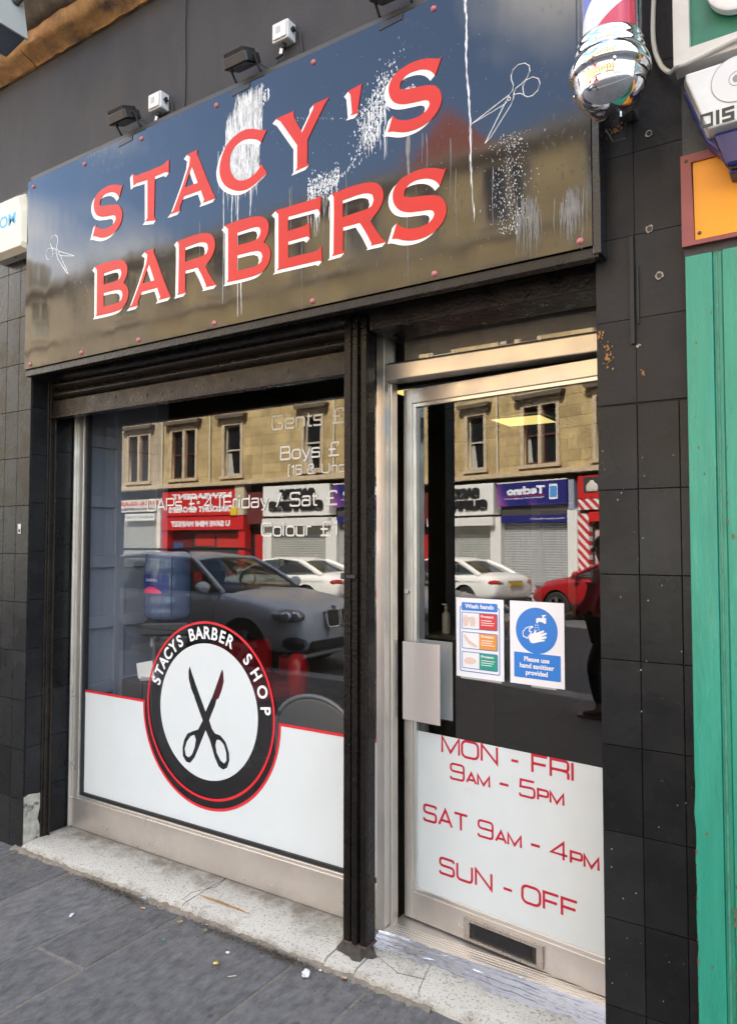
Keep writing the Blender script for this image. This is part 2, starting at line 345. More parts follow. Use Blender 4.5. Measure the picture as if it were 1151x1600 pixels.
def ground():
    b = MB(); b.box(-300, -300, -1.2, 300, 300, -.42); b.build('ground', asphalt, kind='structure')
    b = MB(); b.box(-90, -14.45, -.4, 90, -4.75, -.17); b.build('road', asphalt, kind='structure')
    b = MB(); b.box(-90, -4.45, -.4, 90, .5, ZP-.0032); b.build('pavement_bed', joint_m, kind='structure')
    mb = MB(); rng = random.Random(3)
    cols = [(-5.9, -5.3), (-5.3, -4.86), (-4.86, -4.3), (-4.3, -3.9), (-3.9, -3.42), (-3.42, -2.91), (-2.91, -2.6), (-2.6, -1.92), (-1.92, -1.575), (-1.575, -1.0), (-1.0, -.6), (-.6, 0), (0, .45), (.45, 1.05)]
    x = 1.05
    while x < 9: w = rng.choice((.35, .5, .6)); cols.append((x, x+w)); x += w
    x = -5.9
    while x > -19: w = rng.choice((.35, .5, .6)); cols.append((x-w, x)); x -= w
    for (a, c) in cols:
        y = .02 if abs(a+2.91) > .01 else .02
        first = True
        while y > -4.42:
            ln = rng.choice((.45, .6, .75, .9, 1.2)); 
            if first and a == -2.91: ln = .56
            if first and a == -3.42: ln = 1.1
            first = False
            y2 = max(-4.44, y-ln); g = .0048; t = rng.uniform(-.0012, .0012); t2 = rng.uniform(-.0012, .0012)
            z = [ZP+t-t2, ZP+t+t2, ZP-t+t2, ZP-t-t2]
            q = [(a+g, y2+g), (c-g, y2+g), (c-g, y-g), (a+g, y-g)]; e = .004
            qi = [(a+g+e, y2+g+e), (c-g-e, y2+g+e), (c-g-e, y-g-e), (a+g+e, y-g-e)]
            vs = [(p[0], p[1], ZP-.02) for p in q]+[(p[0], p[1], zz-.004) for p, zz in zip(q, z)]+[(p[0], p[1], zz) for p, zz in zip(qi, z)]
            mb.add(vs, [(0, 1, 5, 4), (1, 2, 6, 5), (2, 3, 7, 6), (3, 0, 4, 7), (4, 5, 9, 8), (5, 6, 10, 9), (6, 7, 11, 10), (7, 4, 8, 11), (8, 9, 10, 11)])
            y = y2
    mb.build('pavement', slab_m, kind='structure')
    kerb = M('granite kerb', (.30, .29, .28), .7, var=.2, vscale=30, bump=.2)
    for y0, y1, n in ((-4.75, -4.45, 'kerb'), (-14.75, -14.45, 'far_kerb')):
        mb = MB(); x = -60
        while x < 60: mb.box(x+.004, y0, -.4, x+.91, y1, ZP); x += .914
        mb.build(n, kerb, kind='structure', bevel=.012)
    b = MB(); b.box(-90, -18.2, -.4, 90, -14.75, ZP); b.build('far_pavement', M('far paving', (.36, .35, .33), .8, var=.2, vscale=3), kind='structure')
    yl = M('yellow road paint', (.55, .38, .05), .7, var=.2, vscale=12)
    mb = MB(); mb.box(-60, -5.05, -.169, 60, -4.97, -.166); mb.box(-60, -14.2, -.169, 60, -14.12, -.166); mb.build('road_line', yl, kind='structure')
    wl = M('white road paint', (.6, .6, .58), .7, var=.2, vscale=12)
    mb = MB()
    for i in range(-12, 12): mb.box(i*5, -9.7, -.169, i*5+2.2, -9.58, -.166)
    mb.build('road_centre_line', wl, kind='structure')
ground()
# ------------------------------------------------------------------ the barber's building
bld = empty('tenement_building', (0, 0, 0), 0, 'charcoal painted tenement housing the barber shop, with black tiled piers and a stone cornice', 'building')
def tiles(mb, u0, u1, z0, z1, ws, zs, plane, rng, g=.0007, e=.0013):
    """glazed tiles, each a little out of true, on plane(u, z, depth)"""
    us = [u0]
    for w in ws: us.append(u0+w)
    zz = z0
    while zz < z1-.02:
        zt = min(z1, zz+zs)
        for a, c in zip(us, us[1:]):
            d = [rng.uniform(0, .0009) for _ in range(4)]
            q = [(a+g, zz+g), (c-g, zz+g), (c-g, zt-g), (a+g, zt-g)]; qi = [(a+g+e, zz+g+e), (c-g-e, zz+g+e), (c-g-e, zt-g-e), (a+g+e, zt-g-e)]
            vs = [plane(p[0], p[1], -.002) for p in q]+[plane(p[0], p[1], .002+dd) for p, dd in zip(qi, d)]
            mb.add(vs, [(0, 1, 5, 4), (1, 2, 6, 5), (2, 3, 7, 6), (3, 0, 4, 7), (4, 5, 6, 7)])
        zz = zt
def building():
    rng = random.Random(5)
    P = bld
    # right pier: backing + tiles
    mb = MB(); mb.box(-.683, .006, -.2, -.402, .6, 4.42); mb.build('pier_core', grout, P)
    mb = MB(); tiles(mb, -.685, 0, -.09, 2.11, [.127, .254, .285], .275, lambda u, z, d: (u, -d, z), rng)
    mb.build('tiled_pier', tile_m, P)
    mb = MB(); tiles(mb, -.685, 0, 2.115, 4.42, [.127, .285], .275, lambda u, z, d: (u, -d*.5, z), rng, .0004, .0008)
    mb.build('tiled_pier', M('painted over tile', (.017, .016, .0165), .42, spec=.2, var=.3, vscale=6, island=.15, bump=.2, bscale=50, rvar=.1, dirt=((.11, .085, .06), 17, .67, .78)), P)
    # left pier: front and return
    mb = MB(); mb.box(-9, .006, -.2, -3.892, .6, 3.7); mb.build('pier_core', grout, P)
    mb = MB(); tiles(mb, -7.885, 0, -.05, 3.72, [.125*i for i in range(1, 33)], .275, lambda u, z, d: (u, -d, z), rng)
    tiles(mb, 0, 0, .24, 2.6, [.122], .275, lambda u, z, d: (-3.885+d, u+.004, z), rng)
    tiles(mb, .152, 0, .0, 2.6, [.148], .275, lambda u, z, d: (-3.885+d, u, z), rng)
    mb.build('tiled_pier', tile_m, P)
    pl = M('exposed plaster', (.36, .33, .27), .9, var=.4, vscale=22, bump=.7, bscale=45, dirt=((.02, .02, .022), 9, .55, .62))
    pts = [(.003, -.02), (.105, -.02), (.105, .05), (.085, .1), (.1, .16), (.108, .238), (.06, .246), (.03, .25), (.003, .24)]
    mb = MB(); mb.prism([(p[0], p[1]) for p in pts], -3.889, -3.881, Matrix(((0, 0, 1, 0), (1, 0, 0, 0), (0, 1, 0, 0), (0, 0, 0, 1)))); mb.build('plaster_patch', pl, P)
    # screw holes, rust and scars on the right pier
    ring = M('chipped cream paint', (.30, .25, .20), .8, var=.4, vscale=60); rust = M('rust', (.26, .12, .035), .9, var=.5, vscale=60)
    for x, z, r in ((-.507, 2.987, .014), (-.51, 2.673, .015), (-.483, 2.515, .015)):
        rr = random.Random(int(z*1000)); lp = [(x+r*.85*rr.uniform(.7, 1.2)*cos(a*pi/8), z+r*.85*rr.uniform(.7, 1.2)*sin(a*pi/8)) for a in range(16)]
        h = flat('screw_hole', [lp], ring, P, off=(0, -.0045, 0)); flat('plug', [circle(x, z, r*.55, 14)], blk, h, off=(0, -.0058, 0))
    for x, z, n, sx, sz in ((-.645, 2.275, 34, .016, .036), (-.672, 2.34, 14, .012, .02), (-.535, 2.21, 6, .008, .01), (-.55, 2.30, 5, .006, .006), (-.62, 3.03, 16, .03, .02)):
        mb = MB(); rr = random.Random(n)
        for i in range(n):
            cx, cz, q = x+rr.gauss(0, sx*.5), z+rr.gauss(0, sz*.5), rr.uniform(.0012, .0055)
            mb.prism([(cx+q*rr.uniform(.5, 1)*cos(a), cz+q*rr.uniform(.6, 1.4)*sin(a)) for a in [k*pi/3 for k in range(6)]], .0042+i*.00003, .005+i*.00003, FACADE)
        mb.build('rust_spot', rust if n != 5 else ring, P)
    mb = MB(); mb.box(-.572, -.012, 2.306, -.560, -.002, 2.66); mb.box(-.551, -.009, 2.37, -.546, -.002, 2.56); mb.build('groove_strip', M('strip black', (.004, .004, .004), .6), P)  # raised strips, with the dark of a groove put into their black colour
    mb = MB(); rr = random.Random(11)
    for i in range(46):
        x, z, q = rr.uniform(-.68, -.41), rr.uniform(.02, 2.0), rr.uniform(.0006, .0022)
        mb.prism([(x+q*cos(a)*rr.uniform(.5, 1), z+1.6*q*sin(a)*rr.uniform(.5, 1)) for a in [k*pi/3 for k in range(6)]], .0042, .0048, FACADE)
    mb.build('paint_fleck', M('pale flecks', (.45, .42, .36), .8), P, kind='stuff')
    flat('sticker', [rect(-3.985, 1.715, -3.955, 1.77)], M('white sticker', (.5, .5, .48), .6), P, off=(0, -.0045, 0)); flat('plug', [rect(-3.98, 1.722, -3.96, 1.74)], blk, bpy.data.objects['sticker'], off=(0, -.0053, 0))
    # rendered wall above the sign, lintel and soffit
    mb = MB(); mb.box(-9, 0, 3.72, -.685, .4, 4.43); mb.build('rendered_wall', render_m, P)
    mb = MB(); mb.box(-3.89, -.03, 2.655, -.69, .42, 3.72); mb.build('lintel', M('black lintel', (.012, .011, .01), .6, var=.4), P)
    mb = MB(); mb.box(-1.655, .1, 2.548, -.6, .29, 2.64); mb.build('shutter_housing', oily, P, bevel=.006)
    mb = MB(); mb.box(-3.88, .33, 2.6, -.3, .42, 3.3); mb.build('inner_lintel', black_paint, P)
    # cornice
    prof = [(0, 4.42), (-.018, 4.418), (-.03, 4.432), (-.095, 4.447), (-.118, 4.465), (-.130, 4.495), (-.132, 4.53), (0, 4.53)]
    prof2 = [(0, 4.531), (-.14, 4.531), (-.18, 4.56), (-.22, 4.66), (-.30, 4.70), (-.30, 4.72), (0, 4.72)]
    prof3 = [(0, 4.722), (-.33, 4.722), (-.36, 4.76), (-.36, 4.86), (-.30, 4.90), (0, 5.0)]
    mx = Matrix(((0, 0, 1, 0), (1, 0, 0, 0), (0, 1, 0, 0), (0, 0, 0, 1)))
    rr = random.Random(4)
    for pr, mt, nm in ((prof, ochre, 'cornice_roll'), (prof2, soot, 'cornice_hollow'), (prof3, palestone, 'cornice_top')):
        mb = MB(); x = -9.0
        for w in (1.5, 1.2, 1.3, 1.12, 1.0, 1.35, 1.3, 1.3, 1.3):
            dz = rr.uniform(-.006, .006); n_ = max(2, int(w/.05)); m_ = len(pr); vs = []
            wob = [[rr.uniform(-.005, .005) if 0 < k < m_-1 else 0 for k in range(m_)] for _ in range(n_+1)]
            for i in range(n_+1):
                for k, p in enumerate(pr): vs.append((x+.003+(w-.006)*i/n_, p[0]+wob[i][k]*.8, p[1]+dz+wob[i][(k*3) % m_]))
            mb.add(vs, [(i*m_+k, i*m_+(k+1) % m_, (i+1)*m_+(k+1) % m_, (i+1)*m_+k) for i in range(n_) for k in range(m_)]+[tuple(range(m_))[::-1], tuple(n_*m_+k for k in range(m_))]); x += w
        mb.build(nm, mt, P, smooth=50)
    # rest of the tenement: upper storeys, back, sides (they shade the pavement)
    st = M('dark sandstone', (.16, .12, .08), .85, var=.3, vscale=3, bump=.3)
    mb = MB(); mb.box(-60, .08, 4.9, 40, 9.5, 13.6); mb.build('upper_wall', st, P)
    mb = MB(); mb.box(-60, .06, -.2, -9.0, 9.5, 4.9); mb.box(2.2, .06, -.2, 40, 9.5, 4.9); mb.build('side_wall', st, P)
    mb = MB(); mb.box(-4.9, .62, 4.3, 2.2, 9.5, 4.9); mb.box(-9, .42, 4.2, -4.9, 9.5, 4.9); mb.box(-9, .61, -.2, -4.9, 9.5, 4.2); mb.build('side_wall', st, P)
    mb = MB(); mb.prism([(-.2, 13.6), (4.8, 16.4), (9.7, 13.6)], -60, 40, mx); mb.build('roof', M('slate roof', (.07, .075, .085), .7, var=.3), P)
building()
# ------------------------------------------------------------------ doorstep
terr = M('painted terrazzo', (.42, .40, .35), .6, var=.16, vscale=3.5, bump=.3, bscale=90, dirt=((.17, .15, .11), 3.2, .56, .72))
def speckle(m):
    n, l = m.node_tree.nodes, m.node_tree.links; p = n['Principled BSDF']
    old = p.inputs['Base Color'].links[0].from_socket
    tc = n.new('ShaderNodeTexCoord'); vo = n.new('ShaderNodeTexNoise'); vo.inputs['Scale'].default_value = 105; vo.inputs['Detail'].default_value = 3
    l.new(tc.outputs['Object'], vo.inputs['Vector']); cr = ramp(n, [(.56, (0, 0, 0)), (.66, (.8, .8, .8))]); l.new(vo.outputs['Fac'], cr.inputs[0])
    mx = n.new('ShaderNodeMixRGB'); l.new(cr.outputs[0], mx.inputs[0]); l.new(old, mx.inputs[1]); mx.inputs[2].default_value = (.13, .12, .105, 1); l.new(mx.outputs[0], p.inputs['Base Color'])
speckle(terr)
def step():
    r = empty('doorstep', (-2.3, .1, 0), 0, 'worn pale speckled stone step under the shop window and door', 'step')
    rr = random.Random(8)
    xs = [-3.885, -2.62, -1.80, -1.655, -.687]
    for a, c in zip(xs, xs[1:]):
        n = max(2, int((c-a)/.03)); mb = MB(); rows = []
        for i in range(n+1):
            x = a+.003+(c-a-.006)*i/n; j = rr.uniform(-.006, .006)
            rows.append([(x, .36, -.15), (x, .36, .0), (x, .14, -.005), (x, .02, -.012+j*.3), (x, .000+j, -.020+j*.4), (x, -.006+j, -.032), (x, -.006+j, -.15)])
        vs = [p for q in rows for p in q]; m = 7; fs = []
        for i in range(n):
            for k in range(m-1): fs.append((i*m+k, i*m+k+1, (i+1)*m+k+1, (i+1)*m+k))
        fs += [tuple(range(m)), tuple(n*m+k for k in range(m))]
        mb.add(vs, fs); mb.build('step_block', terr, r, smooth=35)
    rust = M('rust streak', (.30, .16, .06), .9, var=.5, vscale=40)
    mb = MB(); mb.prism([(-2.62, .10), (-2.5, .112), (-2.36, .107), (-2.28, .095), (-2.42, .092), (-2.55, .094)], -.0055, -.0050, GROUND); mb.build('rust_stain', rust, r)
    dk = M('dark crack', (.06, .05, .04), 1.0)
    mb = MB(); mb.tube([(-2.62, .3, -.0005), (-2.6, .2, -.0035), (-2.66, .1, -.0065), (-2.65, .03, -.0112), (-2.68, .005, -.0168)], .0013, 5); mb.build('crack', dk, r); mb = MB()
    mb.tube([(-1.42, .2, -.003), (-1.40, .1, -.0065), (-1.38, .02, -.0115), (-1.37, .003, -.0178)], .0011, 5); mb.tube([(-1.62, .12, -.006), (-1.5, .07, -.0075), (-1.4, .09, -.0072)], .0010, 5)
    mb.build('crack', dk, r)
    # broken mortar skirt along the foot of the step
    mb = MB(); rr = random.Random(2); x = -3.95; top = []
    while x < -1.3:
        top.append((x, -.008-rr.uniform(.012, .045)*(1-.25*((x+3.9)/2.6)))); x += .022
    vs = []
    for (a, y) in top: vs += [(a, .002, -.03+rr.uniform(-.006, .004)), (a, (y-.004)/2, ZP+.009+rr.uniform(-.004, .004)), (a, y, ZP-.006)]
    n = len(top); mb.add(vs, [(3*i+k, 3*i+k+1, 3*i+4+k, 3*i+3+k) for i in range(n-1) for k in range(2)])
    mb.build('mortar_skirt', M('dirty mortar', (.17, .145, .115), .95, var=.35, vscale=30, bump=.5, bscale=120), r)
def step_grime(m):
    n, l = m.node_tree.nodes, m.node_tree.links; p = n['Principled BSDF']; old = p.inputs['Base Color'].links[0].from_socket
    tc = n.new('ShaderNodeTexCoord'); s = n.new('ShaderNodeSeparateXYZ'); l.new(tc.outputs['Object'], s.inputs[0])
    no = n.new('ShaderNodeTexNoise'); no.inputs['Scale'].default_value = 7; no.inputs['Detail'].default_value = 9; no.inputs['Roughness'].default_value = .75; l.new(tc.outputs['Object'], no.inputs['Vector'])
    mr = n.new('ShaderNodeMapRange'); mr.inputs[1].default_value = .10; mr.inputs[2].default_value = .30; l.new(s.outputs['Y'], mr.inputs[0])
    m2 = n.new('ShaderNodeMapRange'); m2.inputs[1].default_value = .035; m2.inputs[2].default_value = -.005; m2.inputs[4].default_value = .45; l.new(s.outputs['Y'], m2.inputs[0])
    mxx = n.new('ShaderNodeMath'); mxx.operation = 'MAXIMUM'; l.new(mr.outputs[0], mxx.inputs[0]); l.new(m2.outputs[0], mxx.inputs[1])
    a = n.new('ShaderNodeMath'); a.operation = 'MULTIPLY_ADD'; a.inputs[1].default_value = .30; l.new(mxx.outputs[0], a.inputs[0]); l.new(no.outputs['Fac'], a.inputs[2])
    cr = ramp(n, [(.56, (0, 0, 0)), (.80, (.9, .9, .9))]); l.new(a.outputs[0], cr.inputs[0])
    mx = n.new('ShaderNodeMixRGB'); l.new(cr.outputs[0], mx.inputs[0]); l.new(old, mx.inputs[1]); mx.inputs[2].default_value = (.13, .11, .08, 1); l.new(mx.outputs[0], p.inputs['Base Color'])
step_grime(terr)
step()
# ------------------------------------------------------------------ shop window
def shop_window():
    r = empty('shop_window', (-2.8, .31, 0), 0, 'aluminium framed shop window with white vinyl, price list and round scissors emblem', 'window')
    YG = .315
    mb = MB(); mb.box(-3.882, .285, 0.0, -1.70, .345, .172); mb.build('bottom_rail', alu, r, bevel=.004)
    mb = MB(); mb.box(-3.80, .292, .172, -1.70, .345, .186); mb.build('rail_lip', alu_bright, r, bevel=.003)
    mb = MB(); mb.box(-3.874, .27, .0, -3.862, .30, 2.6); mb.box(-3.862, .288, .172, -3.80, .345, 2.6); mb.build('frame_jamb', alu, r, bevel=.003)
    mb = MB(); mb.box(-3.80, .300, .186, -3.78, .33, 2.6); mb.box(-3.78, .300, .186, -1.70, .33, .204); mb.build('gasket', rubber, r)
    mb = MB(); mb.poly([(-3.79, YG, .19), (-1.70, YG, .19), (-1.70, YG, 2.63), (-3.79, YG, 2.63)]); mb.build('pane', pane_m, r)
    yv = YG-.0012       # cut vinyl on the street face of the glass
    # white vinyl with round cut-out (inside face of the glass)
    cx, cz, rc = -2.783, .785, .49
    a = [(-3.79, .2), (-1.70, .2), (-1.70, .785), (cx+rc, .785)]+[(cx+rc*cos(-pi*i/60), cz+rc*1.0*sin(-pi*i/60)) for i in range(1, 60)]+[(cx-rc, .785), (-3.79, .785)]
    flat('white_vinyl', [a], white_v, r, off=(0, yv, 0))
    w = .013
    b = [(-3.79, .785), (cx-rc, .785)]+[(cx-rc*cos(pi*i/60), cz-rc*sin(pi*i/60)) for i in range(1, 60)]+[(cx+rc, .785), (-1.70, .785), (-1.70, .785+w), (cx+rc-w, .785+w)]+[(cx+(rc-w)*cos(pi*i/60), cz-(rc-w)*sin(pi*i/60)) for i in range(1, 60)]+[(cx-rc+w, .785+w), (-3.79, .785+w)]
    flat('red_border', [b], red_v, r, off=(0, yv-.0016, 0))
    flat('red_ring', [circle(-2.783, .80, .4555, 96), circle(-2.783, .80, .443, 96)], red_v, r, off=(0, yv-.0032, 0))
    SC = [[[-2.915,1.014],[-2.897,0.976],[-2.852,0.892],[-2.796,0.791],[-2.747,0.876],[-2.702,0.975],[-2.681,1.021],[-2.673,1.004],[-2.669,0.958],[-2.681,0.917],[-2.702,0.871],[-2.719,0.859],[-2.728,0.832],[-2.769,0.75],[-2.749,0.709],[-2.726,0.689],[-2.689,0.684],[-2.652,0.656],[-2.629,0.607],[-2.626,0.568],[-2.641,0.53],[-2.669,0.516],[-2.701,0.527],[-2.729,0.569],[-2.763,0.647],[-2.794,0.696],[-2.838,0.609],[-2.871,0.546],[-2.904,0.512],[-2.934,0.513],[-2.959,0.539],[-2.962,0.583],[-2.95,0.626],[-2.926,0.661],[-2.892,0.677],[-2.849,0.692],[-2.816,0.743],[-2.875,0.848],[-2.88,0.861],[-2.905,0.9],[-2.921,0.946],[-2.923,0.987]],[[-2.877,0.661],[-2.864,0.639],[-2.872,0.597],[-2.89,0.56],[-2.914,0.539],[-2.936,0.546],[-2.945,0.579],[-2.93,0.619],[-2.902,0.65]],[[-2.714,0.66],[-2.723,0.632],[-2.714,0.594],[-2.687,0.559],[-2.662,0.548],[-2.646,0.565],[-2.649,0.604],[-2.665,0.641],[-2.693,0.66]]]
    flat('scissors_disc', [circle(-2.787, .793, .348, 96)]+SC, white_v, r, off=(0, yv-.0008, 0))
    # smoky ring behind the white lettering
    ringm = MB()
    # ring lettering
    me_all = MB()
    for word, c0, c1 in (('STACYS', 163, 121), ('BARBER', 107, 67), ('SHOP', 46, 7)):
        for i, ch in enumerate(word):
            an = R(c0+(c1-c0)*i/(len(word)-1)); me = text_me(ch, .088, bold=.0022, align='CENTER', sx=.92)
            T = Matrix.Translation((-2.785+.369*cos(an), yv-.0024, .797+.369*sin(an))) @ FACADE @ Matrix.Rotation(an-pi/2, 4, 'Z')
            me.transform(T); k = len(me_all.v); me_all.v += [tuple(v.co) for v in me.vertices]
            for p in me.polygons: me_all.f.append(tuple(k+q for q in p.vertices)); me_all.mi.append(0)
            bpy.data.meshes.remove(me)
    me_all.build('ring_lettering', white_l, r)
    # price list
    for st, h, x, z, wd in (('Gents £', .066, -2.358, 2.218, .0085), ('Boys £', .06, -2.303, 2.068, .0085), ('(16 & Under)', .044, -2.255, 1.990, .006),
                            ('OAPs £ 4 (Friday / Sat £', .062, -3.26, 1.84, .0085), ('Colour £1', .062, -2.423, 1.697, .0085)):
        stroke_text([(st, h)], soft_l, 'price_lettering', r, wd, off=(x, yv-.001, z))
shop_window()
# ------------------------------------------------------------------ roller shutter over the window, and its posts
def shutter():
    r = empty('roller_shutter', (-2.8, .12, 2.4), 0, 'grimy brown black roller shutter wound up above the shop window', 'shutter')
    mb = MB(); mb.box(-3.86, .118, 2.392, -1.772, .142, 2.486); mb.box(-3.86, .10, 2.380, -1.772, .15, 2.392); mb.build('bottom_bar', oily, r, bevel=.003)
    mx = Matrix(((0, 0, 1, 0), (1, 0, 0, 0), (0, 1, 0, 0), (0, 0, 0, 1)))
    for k, z in enumerate((2.492, 2.548)):
        pr = [(.137, z), (.13, z+.004)]+[(.13-.022*sin(pi*i/8), z+.004+.045*i/8) for i in range(1, 8)]+[(.13, z+.05), (.137, z+.054)]
        mb = MB(); mb.prism(pr, -3.86, -1.772, mx); mb.build('slat', oily, r, smooth=40)
    mb = MB(); mb.tube([(-3.86, .2, 2.64), (-1.772, .2, 2.64)], .06, 20); mb.build('roll', oily, r, smooth=40)
    mb = MB(); mb.box(-3.884, .112, -.01, -3.866, .150, 2.6); mb.box(-3.884, .100, -.01, -3.874, .112, 2.6); mb.box(-3.866, .136, -.01, -3.852, .146, 2.6); mb.build('guide_rail', oily, r, bevel=.002)
    for x in (-3.3, -3.05, -2.93, -2.86, -2.45, -2.1): mb = MB(); mb.lathe([(0, .004), (.006, .003), (.008, 0)], (x, .118, 2.44+.012*sin(x*9)), 10, Matrix.Rotation(pi/2, 4, 'X')); mb.build('rivet', rubber, r)
    mb = MB(); rr = random.Random(31); N = 18; vs = [(-1.715, .12, .03)]
    for i in range(N): a = 2*pi*i/N; q = rr.uniform(.75, 1.15); vs.append((-1.715+.066*q*cos(a), .12+.048*q*sin(a), .024))
    for i in range(N): a = 2*pi*i/N; q = rr.uniform(.8, 1.3); vs.append((-1.715+.082*q*cos(a), .118+.062*q*sin(a), -.014))
    mb.add(vs, [(0, 1+i, 1+(i+1) % N) for i in range(N)]+[(1+i, 1+N+i, 1+N+(i+1) % N, 1+(i+1) % N) for i in range(N)])
    tag(mb.build('mortar_lump', M('black dirty mortar', (.045, .038, .030), .95, var=.5, vscale=40, bump=.8, bscale=90), smooth=30), 'dirty dark lump of mortar on the step under the black shutter post', 'mortar')
    p = empty('shutter_post', (-1.715, .1, 0), 0, 'black ribbed steel shutter post between window and door', 'post')
    mb = MB(); mb.box(-1.772, .10, .032, -1.66, .16, 2.62); mb.build('post_body', oily if False else M('black post paint', (.008, .0065, .0055), .25, spec=.2, var=.4, vscale=8, bump=.35, bscale=70, rvar=.12), p, bevel=.003)
    mb = MB()
    for x0, x1, d in ((-1.772, -1.738, .012), (-1.725, -1.70, .02), (-1.688, -1.66, .012)): mb.box(x0, .1-d, .032, x1, .10, 2.60)
    mb.build('rib', MATS['black post paint'], p, bevel=.003)
    mb = MB(); mb.box(-1.745, .066, 1.515, -1.70, .08, 1.53); mb.box(-1.79, .09, 1.51, -1.75, .10, 1.535); mb.build('catch', glossb, p, bevel=.002)
    mb = MB(); mb.box(-1.775, .085, .022, -1.655, .165, .034); mb.build('base_plate', M('rusty plate', (.05, .035, .025), .8, var=.5, vscale=20, bump=.5), p, bevel=.003)
shutter()
# ------------------------------------------------------------------ sign
LET = {"S":[[[234,242],[223,237],[183,254],[146,263],[107,265],[72,260],[40,251],[18,234],[6,214],[3,190],[9,163],[26,138],[48,123],[76,113],[107,108],[145,103],[164,101],[179,92],[183,79],[177,65],[160,52],[137,46],[107,45],[75,50],[48,61],[32,73],[22,87],[15,66],[0,27],[14,27],[28,22],[60,8],[91,1],[126,0],[156,4],[186,15],[213,34],[229,58],[235,84],[231,105],[220,126],[206,141],[183,151],[153,158],[122,163],[91,167],[68,172],[56,179],[54,190],[58,203],[70,218],[91,227],[122,228],[153,223],[180,210],[196,195],[206,180],[213,192]]],"T":[[[0,280],[25,261],[137,259],[219,260],[263,277],[263,209],[241,220],[165,219],[163,20],[178,0],[99,13],[115,26],[111,217],[30,222],[8,215]]],"A":[[[179,261],[174,244],[204,185],[246,97],[278,35],[299,1],[214,0],[225,12],[203,63],[93,63],[66,19],[68,0],[0,0],[21,13],[46,55],[88,128],[124,202],[130,240],[106,258]],[[142,192],[98,104],[182,103]]],"C":[[[280,233],[262,234],[226,252],[190,266],[149,274],[99,267],[49,244],[15,200],[0,153],[0,121],[12,82],[42,45],[85,18],[127,2],[176,0],[224,15],[283,42],[248,92],[236,73],[208,53],[167,43],[130,48],[97,65],[71,101],[60,142],[66,185],[87,211],[124,228],[166,228],[206,215],[231,202],[247,185]]],"Y":[[[0,259],[98,261],[101,234],[143,155],[201,237],[203,256],[283,258],[265,242],[173,116],[171,16],[184,5],[107,0],[118,11],[118,109],[26,240]]],"'":[[[0,105],[67,113],[47,12],[54,0],[10,3],[20,9],[12,89]]],"R":[[[0,261],[11,256],[95,262],[159,259],[199,252],[227,238],[245,214],[251,186],[245,159],[227,132],[205,113],[187,104],[216,55],[247,12],[265,0],[189,2],[196,7],[171,56],[139,105],[95,105],[60,106],[59,12],[69,1],[5,0],[13,10],[15,238],[8,250]],[[58,216],[58,147],[124,150],[173,150],[196,159],[205,179],[199,202],[182,213],[147,220]]],"B":[[[0,265],[64,269],[151,266],[200,260],[236,245],[257,219],[261,193],[255,167],[231,135],[258,116],[272,85],[268,54],[250,25],[221,6],[184,1],[111,0],[13,4],[24,12],[21,245]],[[77,215],[182,217],[207,208],[214,190],[207,169],[186,155],[78,156]],[[78,113],[189,111],[217,97],[225,77],[217,55],[196,43],[172,41],[79,43]]],"E":[[[0,273],[112,272],[223,270],[241,279],[245,271],[242,199],[228,225],[73,230],[72,169],[163,170],[185,180],[190,110],[174,123],[74,123],[74,53],[224,50],[248,66],[252,0],[236,8],[22,13],[10,11],[21,21],[19,254]]]}
def smooth_loop(lp, name):
    """round off the traced curves of S and C, leave corners"""
    out = []; n = len(lp)
    for i in range(n):
        a, b, c = Vector(lp[i-1]), Vector(lp[i]), Vector(lp[(i+1) % n])
        d1, d2 = (b-a), (c-b); ang = abs(d1.angle_signed(d2)) if d1.length and d2.length else 0
        if ang < R(38):
            out += [tuple(b*.75+a*.25*1.0) if False else tuple((a+3*b)/4), tuple((c+3*b)/4)]
        else: out.append(tuple(b))
    return out
